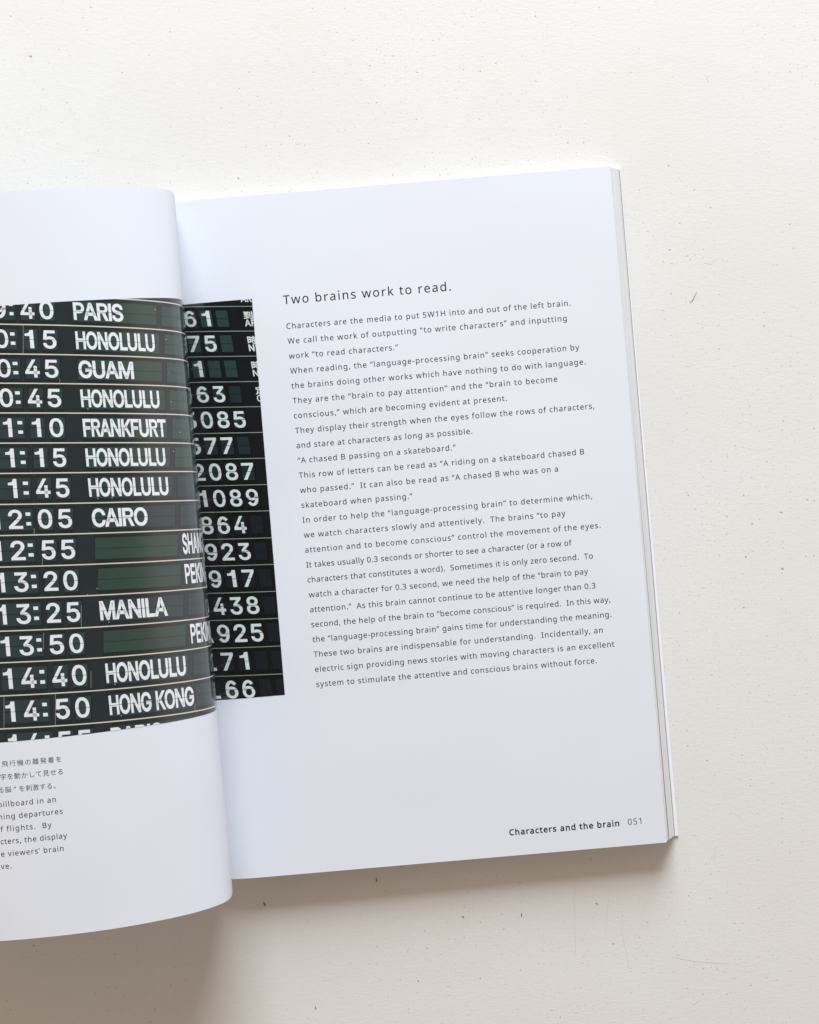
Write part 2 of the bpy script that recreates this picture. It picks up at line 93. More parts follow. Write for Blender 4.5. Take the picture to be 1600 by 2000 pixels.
LQ = [["cream_l",4,[[147.444,21.944],[0.05,35.977],[0.05,35.647],[147.444,21.614]]],["cream_l",4,[[147.444,30.491],[0.05,44.091],[0.05,43.761],[147.444,30.161]]],["cream_l",4,[[147.444,39.104],[0.05,52.247],[0.05,51.917],[147.444,38.774]]],["cream_l",4,[[147.444,47.619],[0.05,60.279],[0.05,59.949],[147.444,47.289]]],["cream_l",4,[[147.444,56.268],[0.05,68.42],[0.05,68.09],[147.444,55.938]]],["cream_l",4,[[147.444,65.04],[0.05,76.659],[0.05,76.329],[147.444,64.71]]],["cream_l",4,[[147.444,73.851],[0.05,84.912],[0.05,84.582],[147.444,73.521]]],["cream_l",4,[[147.444,82.87],[0.05,93.348],[0.05,93.018],[147.444,82.54]]],["cream_l",4,[[147.444,91.909],[0.05,101.777],[0.05,101.447],[147.444,91.579]]],["cream_l",4,[[147.444,101.065],[0.05,110.3],[0.05,109.97],[147.444,100.735]]],["cream_l",4,[[147.444,110.325],[0.05,118.9],[0.05,118.57],[147.444,109.995]]],["cream_l",4,[[147.444,119.728],[0.05,127.619],[0.05,127.289],[147.444,119.398]]],["cream_l",4,[[147.444,128.932],[0.05,136.114],[0.05,135.784],[147.444,128.602]]],["cream_l",4,[[147.444,138.575],[0.05,145.022],[0.05,144.692],[147.444,138.245]]],["cream_l",4,[[147.444,148.175],[0.05,153.862],[0.05,153.532],[147.444,147.845]]],["dark_l",1,[[75.872,36.43],[69.147,37.052],[68.553,29.747],[75.272,29.109]]],["tile_l_blue",2,[[75.596,35.664],[69.364,36.241],[68.897,30.505],[75.124,29.915]]],["hair",6,[[75.362,32.818],[69.133,33.402],[69.126,33.327],[75.356,32.743]]],["dark_l",1,[[68.073,37.151],[63.665,37.558],[63.074,30.268],[67.48,29.849]]],["tile_l_blue",2,[[67.799,36.386],[63.881,36.75],[63.417,31.024],[67.333,30.653]]],["hair",6,[[67.569,33.548],[63.651,33.916],[63.645,33.841],[67.563,33.474]]],["dark_l",1,[[62.826,37.636],[58.421,38.043],[57.833,30.766],[62.236,30.348]]],["tile_l_green",2,[[62.553,36.873],[58.637,37.236],[58.175,31.521],[62.089,31.15]]],["hair",6,[[62.323,34.04],[58.409,34.407],[58.403,34.333],[62.317,33.966]]],["dark_l",1,[[53.993,38.453],[29.584,40.709],[28.927,33.514],[53.406,31.187]]],["tile_l_green",2,[[53.719,37.692],[29.838,39.907],[29.322,34.255],[53.258,31.987]]],["hair",6,[[53.491,34.868],[29.582,37.109],[29.576,37.036],[53.485,34.794]]],["dark_l",1,[[28.521,40.807],[17.814,41.797],[15.187,34.82],[27.849,33.616]]],["tile_l_green",2,[[28.201,40.058],[19.309,40.883],[17.878,35.34],[27.667,34.412]]],["hair",6,[[27.94,37.263],[18.631,38.136],[18.613,38.064],[27.933,37.19]]],["dark_l",1,[[75.84,44.82],[69.297,45.405],[68.698,38.052],[75.235,37.45]]],["tile_l_blue",2,[[75.563,44.048],[69.514,44.59],[69.043,38.816],[75.089,38.261]]],["hair",6,[[75.328,41.183],[69.281,41.732],[69.275,41.657],[75.322,41.108]]],["dark_l",1,[[68.157,45.507],[63.746,45.901],[63.152,38.563],[67.559,38.157]]],["tile_l_blue",2,[[67.882,44.737],[63.962,45.088],[63.495,39.325],[67.413,38.965]]],["hair",6,[[67.65,41.88],[63.731,42.235],[63.725,42.161],[67.644,41.805]]],["dark_l",1,[[62.644,46.0],[58.237,46.393],[57.645,39.07],[62.05,38.665]]],["tile_l_blue",2,[[62.371,45.231],[58.453,45.582],[57.988,39.831],[61.904,39.471]]],["hair",6,[[62.14,42.38],[58.223,42.735],[58.217,42.661],[62.134,42.305]]],["dark_l",1,[[53.889,46.782],[29.488,48.962],[28.824,41.725],[53.298,39.471]]],["tile_l_green",2,[[53.615,46.016],[29.742,48.156],[29.222,42.472],[53.151,40.275]]],["hair",6,[[53.386,43.174],[29.484,45.342],[29.478,45.269],[53.38,43.1]]],["dark_l",1,[[28.421,49.058],[16.857,50.091],[14.017,43.089],[27.741,41.825]]],["tile_l_green",2,[[28.1,48.303],[18.954,49.123],[17.366,43.56],[27.56,42.624]]],["hair",6,[[27.835,45.492],[18.23,46.363],[18.21,46.291],[27.828,45.418]]],["dark_l",1,[[76.515,53.049],[69.175,53.681],[68.585,46.425],[75.918,45.772]]],["tile_l_blue",2,[[76.239,52.286],[69.393,52.878],[68.929,47.179],[75.77,46.572]]],["hair",6,[[76.007,49.458],[69.163,50.057],[69.157,49.983],[76.001,49.384]]],["dark_l",1,[[68.035,53.779],[63.623,54.159],[63.036,46.919],[67.445,46.526]]],["tile_l_blue",2,[[67.761,53.019],[63.839,53.357],[63.379,47.671],[67.298,47.323]]],["hair",6,[[67.532,50.199],[63.611,50.543],[63.605,50.469],[67.526,50.126]]],["dark_l",1,[[62.783,54.231],[58.373,54.611],[57.789,47.386],[62.196,46.993]]],["tile_l_blue",2,[[62.51,53.472],[58.59,53.811],[58.131,48.136],[62.049,47.789]]],["hair",6,[[62.282,50.659],[58.363,51.002],[58.357,50.928],[62.276,50.585]]],["dark_l",1,[[53.777,55.007],[29.382,57.107],[28.724,49.972],[53.194,47.795]]],["tile_l_green",2,[[53.504,54.25],[29.637,56.313],[29.124,50.709],[53.046,48.587]]],["hair",6,[[53.277,51.447],[29.383,53.539],[29.376,53.466],[53.271,51.374]]],["dark_l",1,[[28.311,57.199],[15.116,58.335],[12.106,51.451],[27.637,50.069]]],["tile_l_green",2,[[27.99,56.455],[18.511,57.274],[16.812,51.8],[27.455,50.857]]],["hair",6,[[27.726,53.684],[17.707,54.561],[17.685,54.49],[27.719,53.611]]],["dark_l",1,[[77.2,61.39],[69.194,62.052],[68.595,54.687],[76.593,54.002]]],["tile_l_blue",2,[[76.922,60.614],[69.411,61.238],[68.94,55.454],[76.446,54.813]]],["hair",6,[[76.687,57.742],[69.178,58.374],[69.172,58.299],[76.68,57.667]]],["dark_l",1,[[68.027,62.148],[63.612,62.513],[63.017,55.165],[67.428,54.787]]],["tile_l_blue",2,[[67.752,61.375],[63.828,61.701],[63.361,55.93],[67.282,55.595]]],["hair",6,[[67.52,58.514],[63.597,58.844],[63.591,58.769],[67.514,58.439]]],["dark_l",1,[[62.693,62.589],[58.281,62.954],[57.688,55.622],[62.098,55.244]]],["tile_l_blue",2,[[62.419,61.818],[58.498,62.143],[58.032,56.385],[61.952,56.05]]],["hair",6,[[62.188,58.963],[58.267,59.293],[58.261,59.218],[62.182,58.888]]],["dark_l",1,[[53.673,63.334],[29.284,65.35],[28.615,58.114],[53.081,56.017]]],["tile_l_green",2,[[53.399,62.566],[29.539,64.546],[29.018,58.862],[52.934,56.82]]],["hair",6,[[53.169,59.722],[29.281,61.732],[29.274,61.659],[53.163,59.647]]],["dark_l",1,[[28.21,65.439],[14.08,66.607],[10.891,59.633],[27.523,58.207]]],["tile_l_green",2,[[27.886,64.683],[17.966,65.507],[16.031,59.971],[27.341,59.005]]],["hair",6,[[27.616,61.873],[17.067,62.76],[17.042,62.689],[27.609,61.799]]],["dark_l",1,[[77.895,69.846],[69.222,70.532],[68.614,63.069],[77.279,62.356]]],["tile_l_blue",2,[[77.616,69.059],[69.438,69.708],[68.96,63.847],[77.133,63.177]]],["hair",6,[[77.377,66.147],[69.202,66.807],[69.195,66.731],[77.371,66.071]]],["dark_l",1,[[68.212,70.612],[63.795,70.961],[63.191,63.515],[67.605,63.152]]],["tile_l_blue",2,[[67.936,69.827],[64.01,70.139],[63.536,64.291],[67.46,63.97]]],["hair",6,[[67.701,66.928],[63.776,67.244],[63.769,67.169],[67.694,66.852]]],["dark_l",1,[[62.757,71.043],[58.343,71.392],[57.742,63.963],[62.154,63.6]]],["tile_l_green",2,[[62.482,70.26],[58.558,70.572],[58.086,64.737],[62.008,64.416]]],["hair",6,[[62.248,67.367],[58.325,67.684],[58.319,67.608],[62.242,67.292]]],["dark_l",1,[[53.578,71.768],[29.196,73.696],[28.515,66.367],[52.978,64.355]]],["tile_l_green",2,[[53.303,70.989],[29.45,72.883],[28.921,67.126],[52.832,65.168]]],["hair",6,[[53.07,68.108],[29.188,70.033],[29.182,69.959],[53.063,68.032]]],["dark_l",1,[[28.118,73.781],[13.499,74.937],[10.188,67.875],[27.418,66.457]]],["tile_l_green",2,[[27.79,73.015],[17.378,73.841],[15.255,68.246],[27.237,67.264]]],["hair",6,[[27.516,70.168],[16.361,71.068],[16.334,70.995],[27.509,70.094]]],["dark_l",1,[[78.594,78.34],[69.2,79.047],[68.59,71.559],[77.975,70.821]]],["tile_l_blue",2,[[78.315,77.548],[69.416,78.221],[68.936,72.341],[77.829,71.645]]],["hair",6,[[78.074,74.626],[69.178,75.31],[69.172,75.234],[78.068,74.55]]],["dark_l",1,[[68.11,79.129],[63.691,79.461],[63.085,71.992],[67.501,71.645]]],["tile_l_blue",2,[[67.834,78.341],[63.906,78.638],[63.431,72.772],[67.356,72.464]]],["hair",6,[[67.598,75.432],[63.671,75.734],[63.665,75.658],[67.591,75.356]]],["dark_l",1,[[62.626,79.542],[58.209,79.874],[57.606,72.423],[62.021,72.076]]],["tile_l_blue",2,[[62.351,78.756],[58.425,79.053],[57.951,73.2],[61.876,72.893]]],["hair",6,[[62.116,75.854],[58.19,76.156],[58.184,76.08],[62.109,75.778]]],["dark_l",1,[[53.485,80.23],[29.109,82.064],[28.424,74.717],[52.883,72.794]]],["tile_l_green",2,[[53.209,79.447],[29.364,81.251],[28.831,75.479],[52.736,73.609]]],["hair",6,[[52.975,76.557],[29.101,78.394],[29.094,78.319],[52.969,76.481]]],["dark_l",1,[[28.027,82.146],[12.909,83.284],[9.508,76.204],[27.323,74.804]]],["tile_l_green",2,[[27.697,81.377],[16.646,82.212],[14.388,76.61],[27.142,75.612]]],["hair",6,[[27.422,78.523],[15.55,79.436],[15.52,79.364],[27.415,78.448]]],["dark_l",1,[[79.309,87.024],[69.034,87.757],[68.41,80.096],[78.675,79.328]]],["tile_l_blue",2,[[79.028,86.213],[69.248,86.914],[68.758,80.897],[78.53,80.169]]],["hair",6,[[78.782,83.221],[69.005,83.935],[68.999,83.858],[78.775,83.143]]],["dark_l",1,[[67.812,87.844],[63.391,88.159],[62.771,80.518],[67.19,80.187]]],["tile_l_blue",2,[[67.535,87.037],[63.605,87.319],[63.118,81.317],[67.046,81.024]]],["hair",6,[[67.293,84.061],[63.364,84.348],[63.358,84.27],[67.286,83.983]]],["dark_l",1,[[62.497,88.223],[58.077,88.538],[57.46,80.915],[61.877,80.585]]],["tile_l_blue",2,[[62.22,87.418],[58.292,87.7],[57.807,81.712],[61.734,81.42]]],["hair",6,[[61.979,84.449],[58.052,84.736],[58.045,84.658],[61.973,84.371]]],["dark_l",1,[[53.406,88.871],[29.039,90.609],[28.335,83.094],[52.79,81.265]]],["tile_l_blue",2,[[53.129,88.07],[29.292,89.779],[28.745,83.876],[52.645,82.097]]],["hair",6,[[52.889,85.113],[29.023,86.857],[29.016,86.78],[52.883,85.036]]],["dark_l",1,[[27.953,90.687],[12.386,91.797],[8.818,84.555],[27.23,83.177]]],["tile_l_blue",2,[[27.619,89.899],[15.804,90.746],[13.396,85.019],[27.05,84.002]]],["hair",6,[[27.337,86.98],[14.628,87.908],[14.596,87.834],[27.33,86.903]]],["dark_l",1,[[80.937,95.671],[69.08,96.467],[68.456,88.799],[80.299,87.96]]],["tile_l_blue",2,[[80.654,94.857],[69.295,95.625],[68.804,89.603],[80.154,88.803]]],["hair",6,[[80.407,91.86],[69.052,92.644],[69.045,92.566],[80.4,91.782]]],["dark_l",1,[[67.964,96.543],[63.54,96.84],[62.919,89.192],[67.34,88.879]]],["tile_l_green",2,[[67.686,95.734],[63.754,96.0],[63.267,89.993],[67.196,89.716]]],["hair",6,[[67.443,92.755],[63.513,93.026],[63.506,92.948],[67.437,92.677]]],["dark_l",1,[[62.5,96.91],[58.078,97.207],[57.46,89.579],[61.88,89.265]]],["tile_l_blue",2,[[62.223,96.103],[58.292,96.369],[57.807,90.377],[61.736,90.101]]],["hair",6,[[61.982,93.132],[58.052,93.403],[58.046,93.325],[61.976,93.054]]],["dark_l",1,[[53.329,97.526],[28.969,99.163],[28.263,91.647],[52.712,89.915]]],["tile_l_blue",2,[[53.051,96.723],[29.223,98.334],[28.674,92.43],[52.566,90.747]]],["hair",6,[[52.811,93.765],[28.953,95.411],[28.946,95.335],[52.805,93.687]]],["dark_l",1,[[27.879,99.236],[11.852,100.313],[8.194,93.069],[27.154,91.726]]],["tile_l_blue",2,[[27.543,98.447],[15.118,99.287],[12.65,93.559],[26.973,92.55]]],["hair",6,[[27.261,95.528],[13.911,96.449],[13.879,96.375],[27.254,95.452]]],["dark_l",1,[[81.212,104.517],[69.135,105.277],[68.502,97.514],[80.566,96.709]]],["tile_l_blue",2,[[80.928,103.693],[69.349,104.426],[68.852,98.328],[80.421,97.561]]],["hair",6,[[80.677,100.657],[69.103,101.407],[69.096,101.328],[80.671,100.578]]],["dark_l",1,[[67.741,105.365],[63.315,105.643],[62.687,97.902],[67.109,97.607]]],["tile_l_blue",2,[[67.462,104.545],[63.528,104.794],[63.035,98.714],[66.966,98.453]]],["hair",6,[[67.217,101.53],[63.284,101.784],[63.277,101.706],[67.21,101.451]]],["dark_l",1,[[62.393,105.701],[57.968,105.98],[57.342,98.259],[61.765,97.963]]],["tile_l_blue",2,[[62.115,104.884],[58.181,105.133],[57.69,99.069],[61.622,98.808]]],["hair",6,[[61.871,101.876],[57.938,102.131],[57.932,102.052],[61.864,101.797]]],["dark_l",1,[[53.259,106.276],[28.907,107.808],[28.191,100.203],[52.634,98.573]]],["tile_l_green",2,[[52.98,105.462],[29.161,106.97],[28.603,100.997],[52.489,99.413]]],["hair",6,[[52.737,102.468],[28.887,104.013],[28.88,103.936],[52.731,102.39]]],["dark_l",1,[[81.495,113.459],[68.986,114.19],[68.346,106.346],[80.841,105.566]]],["tile_l_blue",2,[[81.211,112.624],[69.199,113.331],[68.697,107.17],[80.697,106.426]]],["hair",6,[[80.956,109.556],[68.95,110.281],[68.944,110.201],[80.949,109.476]]],["dark_l",1,[[67.802,114.259],[63.373,114.518],[62.738,106.696],[67.164,106.419]]],["tile_l_blue",2,[[67.522,113.43],[63.586,113.662],[63.087,107.518],[67.021,107.274]]],["hair",6,[[67.274,110.382],[63.339,110.62],[63.333,110.541],[67.268,110.303]]],["dark_l",1,[[62.411,114.574],[57.983,114.833],[57.351,107.032],[61.777,106.756]]],["tile_l_green",2,[[62.132,113.747],[58.197,113.979],[57.7,107.852],[61.634,107.608]]],["hair",6,[[61.886,110.708],[57.951,110.946],[57.944,110.866],[61.879,110.629]]],["dark_l",1,[[53.196,115.113],[28.852,116.536],[28.127,108.856],[52.564,107.33]]],["tile_l_green",2,[[52.916,114.29],[29.106,115.692],[28.541,109.659],[52.42,108.179]]],["hair",6,[[52.671,111.265],[28.828,112.705],[28.821,112.627],[52.664,111.186]]],["dark_l",1,[[81.996,122.521],[69.085,123.216],[68.436,115.254],[81.331,114.507]]],["tile_l_blue",2,[[81.709,121.672],[69.297,122.346],[68.787,116.092],[81.187,115.379]]],["hair",6,[[81.451,118.557],[69.044,119.25],[69.038,119.169],[81.444,118.475]]],["dark_l",1,[[67.847,123.282],[63.416,123.521],[62.771,115.582],[67.199,115.325]]],["tile_l_blue",2,[[67.566,122.439],[63.628,122.653],[63.121,116.418],[67.058,116.191]]],["hair",6,[[67.315,119.346],[63.377,119.566],[63.37,119.486],[67.308,119.266]]],["dark_l",1,[[62.374,123.577],[57.943,123.815],[57.301,115.899],[61.73,115.642]]],["tile_l_blue",2,[[62.094,122.736],[58.155,122.95],[57.651,116.732],[61.588,116.506]]],["hair",6,[[61.844,119.652],[57.906,119.872],[57.899,119.791],[61.837,119.571]]],["dark_l",1,[[53.143,124.074],[28.808,125.383],[28.072,117.592],[52.501,116.177]]],["tile_l_blue",2,[[52.862,123.237],[29.062,124.529],[28.487,118.409],[52.358,117.036]]],["hair",6,[[52.613,120.168],[28.779,121.499],[28.772,121.42],[52.606,120.087]]],["dark_l",1,[[27.706,125.443],[10.406,126.374],[6.36,118.849],[26.951,117.657]]],["tile_l_blue",2,[[27.365,124.621],[13.43,125.377],[10.704,119.431],[26.768,118.507]]],["hair",6,[[27.072,121.594],[12.106,122.43],[12.071,122.353],[27.064,121.515]]],["dark_l",1,[[81.872,131.429],[68.983,132.061],[68.349,124.283],[81.222,123.597]]],["tile_l_blue",2,[[81.587,130.599],[69.197,131.212],[68.699,125.103],[81.077,124.449]]],["hair",6,[[81.335,127.554],[68.95,128.187],[68.943,128.108],[81.328,127.475]]],["dark_l",1,[[67.652,132.126],[63.218,132.343],[62.589,124.59],[67.019,124.354]]],["tile_l_blue",2,[[67.373,131.302],[63.432,131.497],[62.938,125.407],[66.876,125.199]]],["hair",6,[[67.127,128.281],[63.187,128.482],[63.181,128.403],[67.121,128.202]]],["dark_l",1,[[62.216,132.392],[57.781,132.61],[57.155,124.879],[61.587,124.643]]],["tile_l_green",2,[[61.937,131.571],[57.996,131.766],[57.503,125.694],[61.443,125.486]]],["hair",6,[[61.692,128.559],[57.752,128.76],[57.746,128.681],[61.686,128.48]]],["dark_l",1,[[53.074,132.84],[28.745,134.033],[28.026,126.431],[52.447,125.13]]],["tile_l_green",2,[[52.794,132.023],[29.003,133.2],[28.44,127.229],[52.302,125.969]]],["hair",6,[[52.551,129.026],[28.725,130.244],[28.718,130.167],[52.544,128.947]]],["dark_l",1,[[81.968,140.715],[68.886,141.291],[68.221,133.136],[81.287,132.503]]],["tile_l_blue",2,[[81.68,139.843],[69.097,140.403],[68.574,133.998],[81.145,133.395]]],["hair",6,[[81.415,136.651],[68.838,137.232],[68.831,137.149],[81.408,136.567]]],["dark_l",1,[[67.607,141.348],[63.171,141.543],[62.51,133.413],[66.944,133.198]]],["tile_l_blue",2,[[67.325,140.482],[63.381,140.657],[62.863,134.272],[66.804,134.083]]],["hair",6,[[67.067,137.314],[63.125,137.496],[63.118,137.414],[67.06,137.231]]],["dark_l",1,[[62.194,141.586],[57.756,141.781],[57.099,133.675],[61.534,133.46]]],["tile_l_green",2,[[61.912,140.723],[57.968,140.898],[57.451,134.531],[61.394,134.342]]],["hair",6,[[61.655,137.564],[57.712,137.747],[57.705,137.664],[61.648,137.482]]],["dark_l",1,[[53.036,141.989],[28.717,143.06],[27.962,135.087],[52.379,133.904]]],["tile_l_blue",2,[[52.753,141.131],[28.973,142.189],[28.381,135.926],[52.237,134.782]]],["hair",6,[[52.497,137.988],[28.681,139.089],[28.673,139.007],[52.491,137.905]]],["dark_l",1,[[27.609,143.109],[9.473,143.908],[5.163,136.191],[26.831,135.141]]],["tile_l_blue",2,[[27.265,142.265],[12.53,142.921],[9.625,136.826],[26.648,136.009]]],["hair",6,[[26.964,139.168],[11.123,139.9],[11.085,139.821],[26.956,139.087]]],["dark_l",1,[[82.063,149.977],[68.892,150.489],[68.231,142.381],[81.385,141.809]]],["tile_l_blue",2,[[81.775,149.108],[69.104,149.607],[68.584,143.239],[81.243,142.695]]],["hair",6,[[81.511,145.933],[68.847,146.454],[68.84,146.372],[81.504,145.85]]],["dark_l",1,[[67.494,150.543],[63.055,150.716],[62.398,142.634],[66.834,142.441]]],["tile_l_blue",2,[[67.212,149.682],[63.266,149.837],[62.75,143.489],[66.694,143.32]]],["hair",6,[[66.955,146.532],[63.011,146.695],[63.004,146.612],[66.949,146.45]]],["dark_l",1,[[62.037,150.756],[57.597,150.928],[56.943,142.871],[61.381,142.678]]],["tile_l_green",2,[[61.756,149.897],[57.809,150.052],[57.295,143.724],[61.24,143.554]]],["hair",6,[[61.501,146.757],[57.554,146.919],[57.548,146.837],[61.494,146.675]]],["dark_l",1,[[52.996,151.107],[28.687,152.053],[27.936,144.132],[52.342,143.071]]],["tile_l_blue",2,[[52.713,150.253],[28.944,151.189],[28.355,144.967],[52.199,143.943]]],["hair",6,[[52.459,147.129],[28.652,148.109],[28.645,148.028],[52.452,147.047]]],["dark_l",1,[[27.576,152.096],[9.066,152.816],[4.708,145.141],[26.801,144.181]]],["tile_l_blue",2,[[27.231,151.256],[12.701,151.828],[9.842,145.762],[26.617,145.042]]],["hair",6,[[26.931,148.179],[11.314,148.822],[11.277,148.744],[26.923,148.099]]],["dark_l",1,[[82.03,159.335],[68.933,159.775],[68.264,151.576],[81.345,151.075]]],["tile_l_blue",2,[[81.741,158.455],[69.144,158.885],[68.618,152.445],[81.203,151.969]]],["hair",6,[[81.475,155.245],[68.883,155.697],[68.877,155.613],[81.468,155.161]]],["dark_l",1,[[67.587,159.82],[63.144,159.969],[62.48,151.797],[66.919,151.627]]],["tile_l_blue",2,[[67.303,158.947],[63.355,159.082],[62.833,152.664],[66.779,152.514]]],["hair",6,[[67.044,155.763],[63.096,155.905],[63.09,155.821],[67.037,155.679]]],["dark_l",1,[[62.139,160.003],[57.695,160.152],[57.034,152.006],[61.476,151.836]]],["tile_l_blue",2,[[61.856,159.133],[57.907,159.268],[57.387,152.869],[61.335,152.72]]],["hair",6,[[61.599,155.958],[57.649,156.1],[57.643,156.017],[61.592,155.875]]],["dark_l",1,[[52.962,160.311],[28.663,161.127],[27.903,153.121],[52.301,152.187]]],["tile_l_blue",2,[[52.678,159.446],[28.921,160.255],[28.324,153.967],[52.159,153.067]]],["hair",6,[[52.421,156.288],[28.625,157.143],[28.618,157.061],[52.415,156.205]]],["dark_l",1,[[27.55,161.164],[8.692,161.797],[4.208,154.028],[26.764,153.165]]],["tile_l_blue",2,[[27.204,160.314],[12.863,160.803],[9.998,154.66],[26.581,154.033]]],["hair",6,[[26.899,157.205],[11.474,157.758],[11.437,157.679],[26.891,157.123]]],["seam_l",3,[[68.045,45.852],[67.919,45.863],[67.271,37.891],[67.397,37.879]]],["seam_l",3,[[58.699,54.912],[58.573,54.923],[58.48,53.779],[58.606,53.769]]],["seam_l",3,[[69.162,96.898],[69.035,96.906],[68.886,95.086],[69.013,95.078]]],["seam_l",3,[[67.624,105.813],[67.498,105.821],[67.319,103.629],[67.446,103.621]]],["seam_l",3,[[58.378,124.152],[58.252,124.158],[57.759,118.074],[57.885,118.067]]],["seam_l",3,[[69.178,129.226],[69.051,129.233],[68.679,124.662],[68.805,124.656]]],["seam_l",3,[[81.96,150.351],[81.831,150.356],[81.097,141.497],[81.226,141.492]]],["seam_l",3,[[67.689,150.903],[67.562,150.908],[66.846,142.119],[66.973,142.114]]],["seam_l",3,[[27.845,152.445],[27.689,152.451],[27.488,150.393],[27.645,150.387]]],["seam_l",3,[[57.094,141.443],[56.968,141.449],[56.596,136.87],[56.723,136.864]]],["cream_l",5,[[30.007,35.519],[29.782,35.54],[29.764,35.345],[29.99,35.324]]],["cream_l",5,[[27.319,44.228],[27.08,44.25],[27.061,44.054],[27.3,44.032]]],["cream_l",5,[[27.205,53.819],[26.966,53.839],[26.947,53.646],[27.186,53.625]]],["cream_l",5,[[27.339,62.398],[27.099,62.418],[27.081,62.222],[27.32,62.202]]],["cream_l",5,[[25.1,71.454],[24.838,71.475],[24.816,71.277],[25.08,71.256]]],["cream_l",5,[[27.871,76.909],[27.631,76.927],[27.612,76.728],[27.852,76.71]]],["cream_l",5,[[53.189,113.805],[52.991,113.817],[52.974,113.606],[53.172,113.594]]],["cream_l",5,[[56.002,115.321],[55.805,115.332],[55.788,115.121],[55.985,115.109]]],["cream_l",5,[[50.989,88.456],[50.791,88.471],[50.774,88.264],[50.972,88.25]]],["cream_l",5,[[47.006,88.655],[46.806,88.67],[46.789,88.464],[46.989,88.45]]],["cream_l",5,[[50.721,123.685],[50.522,123.695],[50.505,123.482],[50.704,123.471]]],["cream_l",5,[[49.482,150.534],[49.282,150.542],[49.264,150.325],[49.464,150.317]]],["cream_l",5,[[51.616,62.939],[51.419,62.955],[51.403,62.757],[51.6,62.74]]],["cream_l",5,[[50.459,141.48],[50.26,141.489],[50.242,141.27],[50.441,141.261]]]]
